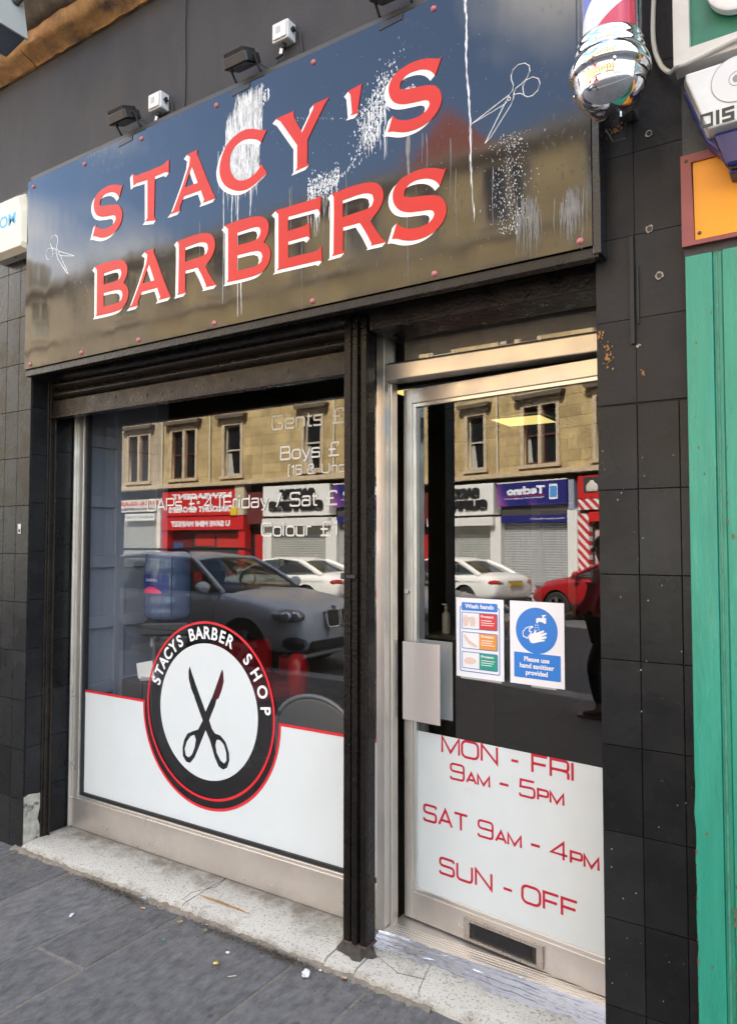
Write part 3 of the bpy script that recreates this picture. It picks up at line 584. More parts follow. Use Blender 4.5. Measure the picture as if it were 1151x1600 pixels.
def sign():
    m = M('black acrylic sign', (.012, .012, .014), .09, spec=.55)
    n, l = m.node_tree.nodes, m.node_tree.links; p = n['Principled BSDF']
    tc = n.new('ShaderNodeTexCoord')
    def noise(scale, st=(1, 1, 1), det=6):
        mp = n.new('ShaderNodeMapping'); mp.inputs['Scale'].default_value = st; no = n.new('ShaderNodeTexNoise'); no.inputs['Scale'].default_value = scale; no.inputs['Detail'].default_value = det
        l.new(tc.outputs['Object'], mp.inputs[0]); l.new(mp.outputs[0], no.inputs['Vector']); return no.outputs['Fac']
    grime = ramp(n, [(.45, (0, 0, 0)), (.75, (1, 1, 1))]); l.new(noise(2.6, (1, 1, .35)), grime.inputs[0])
    specks = ramp(n, [(.60, (0, 0, 0)), (.68, (1, 1, 1))]); l.new(noise(75, (1, 1, .45), 3), specks.inputs[0])
    ma = n.new('ShaderNodeMath'); ma.operation = 'MULTIPLY'; l.new(grime.outputs[0], ma.inputs[0]); l.new(specks.outputs[0], ma.inputs[1])
    mx = n.new('ShaderNodeMixRGB'); mx.inputs[1].default_value = (.011, .011, .012, 1); mx.inputs[2].default_value = (.035, .03, .025, 1); l.new(ma.outputs[0], mx.inputs[0])
    l.new(mx.outputs[0], p.inputs['Base Color'])
    mr = n.new('ShaderNodeMapRange'); mr.inputs[3].default_value = .055; mr.inputs[4].default_value = .45; l.new(ma.outputs[0], mr.inputs[0])
    ad = n.new('ShaderNodeMath'); ad.operation = 'MULTIPLY_ADD'; ad.inputs[1].default_value = .05; l.new(grime.outputs[0], ad.inputs[0]); l.new(mr.outputs[0], ad.inputs[2]); l.new(ad.outputs[0], p.inputs['Roughness'])
    no = noise(2.2, (2.2, 1, .8), 2); b = n.new('ShaderNodeBump'); b.inputs['Strength'].default_value = .022; b.inputs['Distance'].default_value = .05; l.new(no, b.inputs['Height']); l.new(b.outputs[0], p.inputs['Normal'])
    p.inputs['IOR'].default_value = 1.55
    r = empty('shop_sign', (-2.25, -.07, 2.6), 0, "black acrylic STACY'S BARBERS shop sign streaked with white bird droppings", 'sign')
    mb = MB(); mb.box(-3.832, -.080, 2.628, -.672, -.074, 3.700); mb.build('board', m, r, bevel=.001)
    mb = MB(); mb.box(-3.832, -.064, 3.700, -.66, .0, 3.735); mb.build('top_trim', trim_m, r, bevel=.003)
    mb = MB(); mb.box(-3.832, -.072, 2.590, -.655, -.03, 2.626); mb.build('bottom_trim', oily, r, bevel=.003)
    for q in ((-.672, -.078, 2.60, -.645, .0, 3.735), (-3.832, -.0735, 2.62, -3.822, -.0, 3.70)): mb = MB(); mb.box(*q); mb.build('side_trim', glossb, r, bevel=.003)
    mb = MB(); mb.box(-3.82, -.0735, 2.63, -.68, -.03, 3.69); mb.build('backing', black_paint, r)
    red = M('sign red', (.50, .024, .014), .45, spec=.3, var=.08, vscale=3, bump=.05); sh = M('sign white shade', (.80, .78, .73), .45, var=.07, vscale=20)
    for ch, x, z in (('S', -3.243, 3.222), ('T', -2.937, 3.219), ('A', -2.662, 3.224), ('C', -2.342, 3.215), ('Y', -2.013, 3.221), ("'", -1.637, 3.367), ('S', -1.450, 3.219),
                     ('B', -3.224, 2.822), ('A', -2.949, 2.823), ('R', -2.614, 2.824), ('B', -2.307, 2.819), ('E', -2.014, 2.805), ('R', -1.719, 2.817), ('S', -1.432, 2.795)):
        lp = [[(x+q[0]/1000, z+q[1]/1000) for q in (smooth_loop(L, ch) if ch in 'SCBR' else L)] for L in LET[ch]]
        o = flat('letter', lp, red, r, off=(0, -.0824, 0), thick=.0012)
        me = None
        for k in range(5):
            t = (k+1)/5; q = flat('letter_shade', lp, sh, None, off=(-.020*t, -.0812+.0001*k, -.0135*t), thick=.0004)
            if me is None: me = q
            else:
                bm = bmesh.new(); bm.from_mesh(me.data); bm.from_mesh(q.data); bm.to_mesh(me.data); bm.free(); dq = q.data; bpy.data.objects.remove(q); bpy.data.meshes.remove(dq)
        me.parent = o; me.matrix_parent_inverse = parent_world(o).inverted()
    # line-drawn scissors
    thin = M('sign white line', (.8, .79, .77), .5)
    def pivot(fl, cx, cz, nm):
        f = lambda pts: [((-(px+.962) if fl else px+.962)+cx, (pz-3.222)+cz) for px, pz in pts]
        mb = MB()
        def line(pts, w=.0016):
            mb.tube([(a, -.0805, c) for a, c in f(pts)], w, 5)
        line([(-.952, 3.215), (-.956, 3.226), (-.941, 3.238), (-.938, 3.257), (-.946, 3.28), (-.946, 3.295), (-.938, 3.312), (-.92, 3.323), (-.896, 3.32), (-.88, 3.305), (-.878, 3.285), (-.891, 3.261), (-.909, 3.25), (-.929, 3.242), (-.936, 3.23), (-.938, 3.21)])
        line([(-.903, 3.225), (-.904, 3.242), (-.891, 3.258), (-.868, 3.261), (-.848, 3.248), (-.842, 3.229), (-.851, 3.207), (-.868, 3.196), (-.886, 3.196), (-.9, 3.207), (-.903, 3.225)])
        line([(-.956, 3.226), (-1.098, 3.168), (-.981, 3.196), (-.962, 3.204)]); line([(-.965, 3.209), (-1.046, 3.081), (-1.024, 3.097), (-.948, 3.188), (-.938, 3.21)]); line([(-.935, 3.222), (-.915, 3.219), (-.903, 3.211)])
        line([(-.955+.006*cos(a*pi/5), 3.213+.006*sin(a*pi/5)) for a in range(11)])
        mb.build('scissors_motif', thin, r)
    pivot(False, -.962, 3.222, 'a'); pivot(True, -3.527, 3.233, 'b')
    # dome screws
    cap = M('pink plastic screw cap', (.42, .12, .13), .4, var=.2, vscale=50)
    xs = [-3.776, -3.322, -2.876, -2.366, -1.812, -1.25, -.712]
    s0 = None
    for i, x in enumerate(xs):
        for z in ((3.658, 2.652) if i < 6 else (2.652, 3.66)):
            if s0 is None:
                mb = MB(); mb.lathe([(0, .009), (.006, .008), (.0105, .004), (.012, 0)], (0, 0, 0), 14, Matrix.Rotation(pi/2, 4, 'X')); s0 = mb.build('screw', cap, r, smooth=60, local=True); s = s0
            else: s = dup(s0, parent=r)
            s.location = Vector((x, -.0805, z))-r.location
    # bird droppings: runs, dabs and specks
    dm = M('dried bird dropping', (.58, .60, .61), .8, var=.3, vscale=30, island=.3); gm = M('grey run mark', (.16, .155, .145), .6, var=.3, vscale=40)
    D, Gy = MB(), MB(); rr = random.Random(12); cnt = [0]
    def sliver(mb, x, z, w, h):
        cnt[0] += 1; y = .0803+(cnt[0] % 60)*.00001
        n = max(3, int(h/.02)+2); L = []; Q = []; ph = rr.uniform(0, 6)
        for i in range(n):
            t = i/(n-1); ww = w*(.35+.65*(1-t))*rr.uniform(.7, 1.2)*(1 if 0 < i < n-1 else .35); xo = .002*sin(ph+t*5)*min(1, h*8)
            L.append((x-ww/2+xo, -y, z-h*t)); Q.append((x+ww/2+xo, -y, z-h*t))
        k = len(L); mb.add(L+Q, [(i, i+1, k+i+1, k+i) for i in range(k-1)])
    def dab(mb, x, z, q, e=1.3):
        cnt[0] += 1; y = .0803+(cnt[0] % 60)*.00001
        q *= .62; n_ = 9; k = 1+1.6*rr.random()**3; t_ = rr.uniform(-.35, .35)
        P_ = [(q*rr.uniform(.35, 1.15)*cos(a*2*pi/n_), q*e*k*rr.uniform(.35, 1.15)*sin(a*2*pi/n_)) for a in range(n_)]
        mb.add([(x+u_+t_*v_, -y, z+v_) for u_, v_ in P_], [tuple(range(n_))])
    for i in range(1500):                                            # the big wash over the C
        z = rr.uniform(3.3, 3.675); t = (3.675-z)/.375
        xl, xr_ = -2.262-.065*min(1, t*1.6)+.03*max(0, t-.6), -2.095-.02*t
        sliver(D, rr.uniform(xl+.02*sin(z*40), xr_+.012*sin(z*57)), z-.02*rr.random(), rr.choice((.0011, .0018, .003, .0055)), rr.uniform(.012, .13))
    for i in range(120): sliver(D, rr.uniform(-2.30, -2.24), rr.uniform(3.33, 3.44), rr.uniform(.002, .006), rr.uniform(.02, .06))
    for i in range(26): dab(D, -2.09+rr.uniform(-.02, .035), 3.6+rr.uniform(-.03, .03), rr.uniform(.002, .01))
    for x, z, h, w in ((-2.316, 3.26, .53, .005), (-2.265, 3.22, .14, .006), (-2.24, 3.23, .12, .007), (-2.228, 3.215, .56, .0075), (-2.205, 2.86, .2, .005), (-2.155, 3.21, .12, .013), (-2.35, 3.44, .2, .003), (-2.29, 3.22, .07, .004)): sliver(D, x, z, w, h)
    for i in range(760):                                            # splash left of the second S
        x = rr.gauss(-1.505, .045); z = 3.36+(x+1.505)*1.1+rr.gauss(0, .055); dab(D, x, z, rr.uniform(.0012, .0055), 1.8)
    for i in range(40): sliver(D, rr.uniform(-1.57, -1.45), rr.uniform(3.22, 3.36), rr.uniform(.002, .006), rr.uniform(.03, .09))
    for i in range(60): dab(D, rr.uniform(-1.40, -1.33), 3.385+rr.uniform(-.012, .012), rr.uniform(.001, .006))
    for i in range(520):                                            # splash above the E
        x = rr.uniform(-1.84, -1.68); z = 3.115+(x+1.84)*.12+rr.gauss(0, .026); dab(D, x, z, rr.uniform(.001, .0065), 1.3)
    for i in range(30): sliver(D, rr.uniform(-1.84, -1.69), rr.uniform(3.0, 3.12), rr.uniform(.002, .005), rr.uniform(.03, .1))
    for i in range(70): t = rr.random(); dab(D, -1.69+.12*t, 3.135+.10*t**2+rr.gauss(0, .005), rr.uniform(.001, .0045))
    for i in range(60): t = rr.random(); dab(D, -1.9+.36*t, 3.445-.115*t+rr.gauss(0, .003), rr.uniform(.0008, .003))
    for i in range(90): t = i/89; z = 3.69-t*.85; x = -1.124+.032*t+.003*sin(t*14); sliver(D, x+rr.uniform(-.003, .003), z, .012*(1.05-t*.75)*rr.uniform(.6, 1.1), .035)
    for i in range(520):                                            # speckle by the line-drawn scissors
        t = rr.random(); z = 3.09-.36*t; x = -.955+rr.gauss(0, .035); dab(D, x, z, rr.uniform(.0007, .0032), 1.7)
    for i in range(260): dab(D, rr.uniform(-2.2, -.7), rr.uniform(2.7, 3.65), rr.uniform(.0005, .0018), 1.2)
    for i in range(130):
        x0, z0 = rr.choice(((-.885, 2.86), (-.735, 2.85))); sliver(Gy, x0+rr.gauss(0, .022), z0-rr.uniform(0, .08), rr.uniform(.0015, .004), rr.uniform(.05, .16))
    for x in (-1.93, -1.88, -1.75, -1.63, -1.37, -1.2, -1.16, -1.02, -1.95, -2.45): sliver(Gy, x+rr.uniform(-.02, .02), rr.uniform(2.95, 3.2), .0035, rr.uniform(.2, .45))
    for x, z, h, w in ((-1.36, 3.22, .19, .02), (-1.3, 3.2, .12, .004), (-1.28, 3.19, .14, .004)): sliver(Gy, x, z, w, h)
    D.build('dropping_stain', dm, r, kind='stuff'); Gy.build('run_mark', gm, r, kind='stuff')
    # torn strips where older fixings sat
    for x in (-3.0, -2.22, -1.44): mb = MB(); mb.prism([(x-.05, 3.666), (x+.055, 3.672), (x+.06, 3.695), (x-.045, 3.69)], .0805, .0825, FACADE); mb.build('bracket_scar', blk, r)
sign()
# ------------------------------------------------------------------ door frame and door
def door_frame():
    r = empty('door_frame', (-1.2, .31, 0), 0, 'worn aluminium door frame with a dark transom light over the door', 'door frame')
    mb = MB(); mb.box(-1.729, .275, .0, -1.686, .37, 2.62); mb.box(-1.686, .32, .0, -1.676, .37, 2.37); mb.box(-.60, .275, 0, -.55, .37, 2.62); mb.build('jamb', alu, r, bevel=.003)
    mb = MB(); mb.box(-1.686, .272, 2.372, -.56, .365, 2.442); mb.build('header', alu, r, bevel=.004)
    mb = MB(); mb.box(-1.686, .30, 2.442, -.56, .33, 2.456); mb.build('bead', rubber, r)
    mb = MB(); mb.poly([(-1.686, .315, 2.45), (-.56, .315, 2.45), (-.56, .315, 2.64), (-1.686, .315, 2.64)]); mb.build('transom_pane', pane_m, r)
    mb = MB(); mb.box(-1.6885, .28, 2.13, -1.6835, .30, 2.25, ); mb.build('strike_plate', plast_w, r, bevel=.002)
    mb = MB(); mb.box(-1.6865, .335, 1.385, -1.6845, .35, 1.50); mb.build('keep_slot', rubber, r)
    b = empty('vertical_blind', (-1.2, .45, 2.6), 0, 'drab brown vertical blind slats behind the transom glass above the door', 'blind')
    cl = M('drab blind cloth', (.34, .28, .20), .8, var=.15, vscale=20)
    for i in range(9):
        x = -1.66+i*.127; zb = 2.468+.012*((i*7) % 3)
        mb = MB(); a = R(14); c, q = cos(a), sin(a)
        mb.box(-.061, -.001, zb, .061, .001, 2.66, Matrix.Translation((x+.06, .42, 0)) @ Matrix.Rotation(a, 4, 'Z')); mb.build('slat', cl, b)
    t = empty('threshold', (-1.2, .27, 0), 0, 'crumpled silver foil and aluminium threshold strip under the door', 'threshold')
    foil = M('crumpled foil', (.58, .59, .63), .27, metal=.9, bump=.08, bscale=40)
    mb = MB(); mb.box(-1.684, .255, -.002, -.56, .43, .022); mb.build('sill', alu, t, bevel=.004)
    mb = MB()
    for i in range(5): mb.box(-1.68, .262+i*.016, .0222, -.565, .268+i*.016, .025)
    mb.build('tread_rib', alu_bright, t)
    rr = random.Random(6); n = 90; m = 12; mb = MB(); vs = []
    for i in range(n+1):
        x = -1.70+1.13*i/n; w = .075+.010*sin(i*.16)+.006*sin(i*.45)+rr.uniform(-.004, .004)+.06*i/n
        for k in range(m+1):
            q = k/m; vs.append((x, .256-w*q, .021*(1-q)**1.6-.004*q+.0042*sin(k*2.3+1.3*sin(i*.17)+.35*sin(i*.9))*(.35+q*(1-q)*3)+rr.uniform(-.0015, .0015)-(.006*q if k == m else 0)))
    mb.add(vs, [(i*(m+1)+k, i*(m+1)+k+1, (i+1)*(m+1)+k+1, (i+1)*(m+1)+k) for i in range(n) for k in range(m)]); mb.build('foil', foil, t, smooth=180)
door_frame()
DA = R(7.1); HINGE = Vector((-.62, .272, 0))
door = empty('shop_door', HINGE, -DA, 'worn aluminium shop door ajar, opening hours in red on its white lower panel', 'door')
def dl(u, y, z): return (-u, y, z)
def build_door():
    D = door; k = dict(local=True)
    def bx(name, u0, u1, z0, z1, y0, y1, mat, bv=.003):
        mb = MB(); mb.box(-u1, y0, z0, -u0, y1, z1); return mb.build(name, mat, D, bevel=bv, local=True)
    bx('stile', 1.006, 1.052, .030, 2.352, 0, .046, alu); bx('stile', .0, .046, .030, 2.352, 0, .046, alu)
    bx('top_rail', .046, 1.006, 2.285, 2.352, .001, .045, alu); bx('bottom_rail', .046, 1.006, .030, .148, .001, .045, alu)
    mb = MB()
    for a in ((.988, 1.006, .148, 2.285), (.046, .06, .148, 2.285)): mb.box(-a[1], .006, a[2], -a[0], .03, a[3])
    mb.box(-.988, .006, .148, -.06, .03, .164); mb.box(-.988, .006, 2.268, -.06, .03, 2.285); mb.build('glazing_bead', alu_bright, D, bevel=.002, local=True)
    mb = MB(); mb.poly([(-.99, .02, .155), (-.055, .02, .155), (-.055, .02, 2.278), (-.99, .02, 2.278)]); mb.build('pane', pane_m, D, local=True)
    flat('white_vinyl', [rect(-.988, .164, -.06, .838)], white_v, D, off=(0, .0182, 0), local=True)
    yt = .0172
    for runs, u, z, fit, w in (([('MON - FRI', .066)], .860, .768, .59, .0105), ([('9', .062), ('AM', .040)], .817, .667, .187, .0092), ([('-', .062)], .582, .667, .04, .0105), ([('5', .062), ('PM', .040)], .491, .667, .183, .0092),
        ([('SAT', .066)], .956, .461, .22, .0105), ([('9', .064), ('AM', .042)], .682, .462, .193, .0092), ([('-', .062)], .445, .462, .038, .0105), ([('4', .064), ('PM', .042)], .36, .463, .187, .0092),
        ([('SUN', .064)], .873, .259, .25, .0105), ([('-', .06)], .568, .259, .038, .0105), ([('OFF', .064)], .484, .259, .226, .0105)):
        stroke_text(runs, hours_m, 'hours_lettering', D, w, off=(-u, yt, z), fit=fit, local=True)
    # letterbox
    f = MB(); f.prism(rect(-.740, .038, -.386, .128), 0, .007, FACADE)
    lb = flat('letterbox', [rect(-.740, .038, -.386, .128, .004), rect(-.712, .050, -.412, .114, .002)], M('tarnished chrome', (.46, .42, .37), .3, metal=.85, var=.12, vscale=25, rvar=.08), D, off=(0, -.005, 0), thick=.010, local=True, bevel=.002)
    mb = MB(); mb.box(-.712, -.0006, .050, -.412, .0006, .114); mb.build('slot', M('dark slot', (.016, .014, .012), .45, var=.4, vscale=20), lb)
    mb = MB(); mb.box(-.690, -.004, .062, -.436, -.001, .104, Matrix.Translation((0, .0, 0))); mb.build('flap', M('grey flap', (.035, .035, .036), .3, metal=.8, var=.3, vscale=30), lb, bevel=.002)
    # pull plates
    sat = M('satin aluminium plate', (.74, .68, .65), .34, metal=.55, var=.03, vscale=3)
    h = bx('pull_plate', .842, 1.040, .889, 1.228, -.026, -.021, sat, .001)
    mb = MB()
    for z in (1.0, 1.13): mb.tube([(-1.025, -.021, z), (-1.025, .0, z)], .011, 12)
    mb.build('stand_off', alu, h)
    sat2 = M('grey aluminium plate', (.5, .5, .49), .45, metal=.1)
    h = bx('push_plate', .842, 1.02, .892, 1.230, .070, .074, sat2, .001)
    mb = MB(); mb.box(-1.02, .046, .93, -1.012, .070, 1.2); mb.build('stand_off', alu, h)
    mb = MB(); mb.lathe([(0, -.011), (.010, -.011), (.0135, -.006), (.0135, 0)], (-1.030, 0, 1.448), 20, Matrix.Rotation(-pi/2, 4, 'X'))
    mb.v = [(v[0], -abs(v[1]), v[2]) for v in mb.v]; lk = mb.build('lock', chrome, D, smooth=40, local=True)
    mb = MB(); mb.box(-1.0312, -.0118, 1.443, -1.0288, -.0108, 1.453); mb.build('keyhole', rubber, lk)
build_door()
DM = Matrix.Translation(HINGE) @ Matrix.Rotation(-DA, 4, 'Z')
def poster(name, label, corners, draw):
    u0, u1, z0, z1 = corners      # left u, right u, bottom, top
    r = bpy.data.objects.new(name, None); COL.objects.link(r); r.matrix_world = DM @ Matrix.Translation((-u0, .016, z0)); tag(r, label, 'poster')
    r.rotation_euler = (0, 0, -DA); r.location = DM @ Vector((-u0, .0165, z0))
    draw(r, u0-u1, z1-z0); return r
paper = M('laminated paper', (.80, .80, .83), .22, spec=.6, var=.02, vscale=9)
blue_p = M('poster blue', (.035, .20, .62), .25); navy_p = M('poster outline blue', (.05, .17, .45), .3)
def L3(name, loops, mat, r, d, th=.0006): return flat(name, loops, mat, r, off=(0, -d, 0), thick=th, local=True)
def draw_wash(r, w, h):
    n = 10; mb = MB(); vs = []
    for j in range(n+1):
        for i in range(n+1): vs.append((w*i/n, -.0006*sin(i*1.1)*sin(j*.9), h*j/n))
    L3('sheet', [rect(0, 0, w, h)], paper, r, 0, .0012)
    L3('border', [rect(.018, .022, w-.018, h-.035, .008), rect(.0215, .0255, w-.0215, h-.0385, .006)], navy_p, r, .0012)
    L3('header', [rect(.028, h-.052, w-.028, h-.018, .006)], blue_p, r, .0018)
    hd = text('header_lettering', 'Wash hands', .026, white_l, r, off=(.045, -.0024, h-.042), local=True, fit=(w-.09, .018), bold=.0006)
    for i, (c, z) in enumerate((((.62, .05, .05), .2), ((.72, .30, .06), .118), ((.02, .30, .22), .036))):
        cm = M('panel colour %d' % i, c, .3)
        L3('panel', [rect(.028, z, w-.028, z+.07, .006), rect(.0305, z+.0025, w*.5, z+.0675, .004)], navy_p, r, .0018)
        L3('colour_panel', [rect(w*.5, z+.003, w-.031, z+.067, .004)], cm, r, .0026)
        text('panel_lettering', 'Protect', .013, white_l, r, off=(w*.54, -.0032, z+.051), local=True, fit=(w*.26, .010), bold=.0003)
        L3('small_print', [rect(w*.54, z+.038-.009*q, w*.54+w*(.22+.06*((q*5+i) % 3)/2), z+.0405-.009*q) for q in range(3)], white_l, r, .0032, .0004)
        # drawn hands
        sk = M('drawn skin', (.72, .55, .48), .5)
        if i == 0: lp = [[(.04, z+.012), (.056, z+.014), (.062, z+.03), (.066, z+.05), (.060, z+.05), (.056, z+.04), (.054, z+.058), (.048, z+.058), (.047, z+.04), (.043, z+.056), (.038, z+.054), (.040, z+.036), (.034, z+.044), (.031+.003, z+.038)], [(.072, z+.012), (.09, z+.014), (.094, z+.03), (.092, z+.05), (.087, z+.05), (.085, z+.04), (.082, z+.058), (.077, z+.057), (.077, z+.04), (.071, z+.052), (.067, z+.05)]]
        elif i == 1: lp = [[(.036, z+.056), (.044, z+.058), (.07, z+.034), (.1, z+.018), (.104, z+.012), (.09, z+.010), (.06, z+.022), (.045, z+.038)]]
        else: lp = [[(.036, z+.03), (.05, z+.044), (.068, z+.048), (.09, z+.042), (.1, z+.032), (.085, z+.022), (.06, z+.02), (.045, z+.022)]]
        L3('hand_drawing', lp, sk, r, .0026)
    mb = MB(); mb.box(.02, -.0005, -.008, w*.95, .0005, .004); mb.build('tape', M('clear tape', (.35, .34, .32), .3), r, local=True)
def draw_sanitise(r, w, h):
    L3('sheet', [rect(0, 0, w, h)], paper, r, 0, .0012)
    L3('blue_disc', [circle(w/2, h*.655, w*.385, 64)], blue_p, r, .0012)
    L3('blue_panel', [rect(.018, .026, w-.016, .125, .003)], blue_p, r, .0012)
    cx, cz = w/2, h*.655
    # tap, water and two hands
    L3('tap', [[(cx+.0, cz+.030), (cx+.008, cz+.030), (cx+.010, cz+.037), (cx+.03, cz+.034), (cx+.033, cz+.030), (cx+.042, cz+.030), (cx+.042, cz+.052), (cx+.034, cz+.052), (cx+.033, cz+.058), (cx+.042, cz+.060), (cx+.041, cz+.064), (cx+.024, cz+.062), (cx+.026, cz+.057), (cx+.028, cz+.050), (cx+.008, cz+.051), (cx+.0, cz+.047)]], white_l, r, .0022)
    L3('water', [[(cx+.003+.006*a-.001+dx, cz+.024-.009*k), (cx+.0045+.006*a+dx, cz+.0245-.009*k), (cx+.003+.006*a+dx*1.25, cz+.019-.009*k), (cx+.0018+.006*a+dx*1.2, cz+.0187-.009*k)] for a in (-1, 0, 1) for k in range(3) for dx in (a*.0016*k,)], white_l, r, .0022)
    L3('left_hand', [[(cx-.060, cz-.008), (cx-.045, cz+.010), (cx-.02, cz+.018), (cx-.012, cz+.016), (cx-.014, cz+.011), (cx-.026, cz+.006), (cx-.028, cz-.002), (cx-.018, cz-.004), (cx-.026, cz-.018), (cx-.04, cz-.034), (cx-.058, cz-.026)], [(cx-.057, cz-.010), (cx-.044, cz+.006), (cx-.022, cz+.0145), (cx-.031, cz+.006), (cx-.032, cz-.005), (cx-.024, cz-.007), (cx-.030, cz-.018), (cx-.041, cz-.030), (cx-.055, cz-.023)]], white_l, r, .0022)
    L3('right_hand', [[(cx-.034, cz-.03), (cx-.022, cz-.014), (cx-.012, cz-.010), (cx-.006, cz+.002), (cx, cz+.0), (cx-.001, cz-.009), (cx+.03, cz+.004), (cx+.034, cz+.001), (cx+.033, cz-.003), (cx+.012, cz-.013), (cx+.042, cz-.004), (cx+.045, cz-.008), (cx+.043, cz-.012), (cx+.018, cz-.022), (cx+.043, cz-.018), (cx+.044, cz-.023), (cx+.041, cz-.027), (cx+.016, cz-.032), (cx+.036, cz-.032), (cx+.036, cz-.037), (cx+.008, cz-.044), (cx-.012, cz-.05), (cx-.024, cz-.048)]], white_l, r, .0022)
    for s, z in (('Please use', .092), ('hand sanitiser', .066), ('provided', .040)):
        me = text_me(s, .0265, bold=.0006, align='CENTER'); me.transform(Matrix.Translation((w/2, -.0022, z)) @ FACADE); put(bpy.data.objects.new('lettering', me), 'lettering', white_l, r, local=True)
    mb = MB(); mb.box(w*.4, -.0005, -.007, w*.85, .0005, .004); mb.build('tape', M('clear tape', (.35, .34, .32), .3), r, local=True)
poster('hand_washing_poster', 'laminated hand washing poster with red, orange and green panels taped to the door glass', (.785, .557, 1.102, 1.431), draw_wash)
poster('sanitiser_poster', 'laminated poster with blue disc asking people to use hand sanitiser', (.529, .296, 1.104, 1.431), draw_sanitise)
# ------------------------------------------------------------------ floodlights, junction boxes, alarm boxes, lamp
def floodlights():
    G = 'floodlights along the top of the sign'
    body = M('floodlight black metal', (.014, .014, .015), .42, var=.2, vscale=30); lens = M('floodlight glass', (.05, .05, .055), .12)
    r = empty('floodlight', (-2.985, -.03, 3.735), 0, 'small black floodlight over the first S and T of the sign', 'floodlight', G)
    A = Matrix.Translation((0, -.075, .062)) @ Matrix.Rotation(R(24), 4, 'X')
    mb = MB(); mb.prism([(-.062, -.055), (.062, -.055), (.07, -.045), (.07, .045), (.062, .055), (-.062, .055), (-.07, .045), (-.07, -.045)], -.030, .012, A); h = mb.build('housing', body, r, bevel=.004, local=True)
    mb = MB()
    for i in range(13): mb.box(-.056+i*.0088, -.045, .012, -.0525+i*.0088, .045, .032, A)
    mb.build('cooling_fin', body, h)
    mb = MB(); mb.box(-.058, -.043, -.033, .058, .043, -.0305, A); mb.build('lens', lens, h)
    mb = MB(); mb.box(-.074, -.02, -.002, -.07, .02, .005, A); mb.tube([(-.073, -.075, .062), (-.073, -.03, .01), (-.073, .0, .001)], .006, 6); mb.tube([(.073, -.075, .062), (.073, -.03, .01), (.073, .0, .001)], .006, 6)
    mb.box(-.076, -.006, -.002, .076, .024, .003); mb.build('bracket', body, r, bevel=.001, local=True)
    mb = MB(); mb.tube([(.05, -.04, .06), (.09, .01, .035), (.12, .022, .03), (.135, .02, .07)], .0045, 6); mb.build('cable', blk, r, smooth=60, local=True)
    dup(r, (-2.195, -.03, 3.735), label='small black floodlight over the C, above the big white dropping')
    dup(r, (-1.43, -.03, 3.735), label='small black floodlight above the last S, cut off by the photo top')
    G2 = 'white junction boxes above the sign'
    r = empty('junction_box', (-2.815, -.0, 3.80), 0, 'white junction box on the grey wall, left one of two', 'junction box', G2)
    mb = MB(); mb.prism(rect(-.045, .0, .045, .085, .008), .0, .055, FACADE); b = mb.build('box', plast_w, r, bevel=.005, local=True)
    mb = MB(); mb.prism(rect(-.038, .007, .038, .078, .006), .056, .062, FACADE); mb.build('lid', plast_w, r, bevel=.003, local=True)
    mb = MB(); mb.prism(rect(-.018, .03, .008, .06), .0621, .0626, FACADE); mb.build('rating_label', M('grey label', (.4, .4, .4), .6), r, local=True)
    mb = MB(); mb.lathe([(.012, -.022), (.009, -.018), (.009, 0)], (0, -.028, 0), 12); mb.build('gland', blk, r, local=True); mb = MB(); mb.lathe([(0, 0), (.010, 0), (.012, .012)], (.045, -.028, .045), 12, Matrix.Rotation(pi/2, 4, 'Y')); mb.build('gland', blk, r, local=True)
    mb = MB(); mb.tube([(0, -.028, -.02), (-.006, -.03, -.05), (-.035, -.04, -.062)], .004, 6); mb.tube([(.055, -.028, .045), (.075, -.01, .03), (.082, -.004, -.03), (.088, -.006, -.062)], .004, 6); mb.build('cable', blk, r, smooth=60, local=True)
    mb = MB(); mb.box(-.012, -.034, -.045, .004, -.031, -.02, Matrix.Rotation(R(14), 4, 'Y')); mb.build('cable_tag', white_l, r, local=True)
    dup(r, (-2.015, 0, 3.845), label='white junction box on the grey wall, right one of two')
    # alarm box at the left edge
    r = empty('alarm_box', (-3.98, -.02, 3.3), 0, 'cream alarm box with blue lettering at the left edge, beside the sign', 'alarm box')
    mb = MB(); pts = [(-4.24, 3.35), (-4.18, 3.315), (-3.84, 3.315), (-3.822, 3.345), (-3.835, 3.54), (-3.885, 3.655), (-4.17, 3.655), (-4.24, 3.58)]
    c = Vector((-4.03, 3.48)); mb.prism(pts, .0, .06, FACADE)
    q = [((p[0]-c.x)*.86+c.x, (p[1]-c.y)*.86+c.y) for p in pts]; n = len(pts)
    mb.add([(p[0], -.06, p[1]) for p in pts]+[(p[0], -.10, p[1]) for p in q], [(i, (i+1) % n, n+(i+1) % n, n+i) for i in range(n)]+[tuple(range(n, 2*n))])
    mb.build('cover', plast_c, r, clean=True, bevel=.004)
    text('lettering', '.COM', .08, M('sky blue print', (.06, .38, .68), .5), r, off=(-4.17, -.1008, 3.475), fit=(.255, .07), bold=.002)
    mb = MB(); mb.tube([(-3.99, -.05, 3.317), (-3.99, -.05, 3.309)], .006, 8); mb.build('screw', blk, r)
    # blue-grey lamp housing under the cornice, top left
    r = empty('wall_lamp', (-3.52, -.3, 4.3), 0, 'blue grey lamp housing on a short arm in front of the cornice, top left corner', 'lamp')
    lm = M('blue grey metal', (.10, .13, .18), .4, metal=.3, var=.2, vscale=10)
    mb = MB(); mb.box(-.12, -.07, -.13, .055, .07, .12, Matrix.Translation((-3.555, -.4, 4.36)) @ Matrix.Rotation(R(-12), 4, 'Y')); h = mb.build('housing', lm, r, bevel=.01)
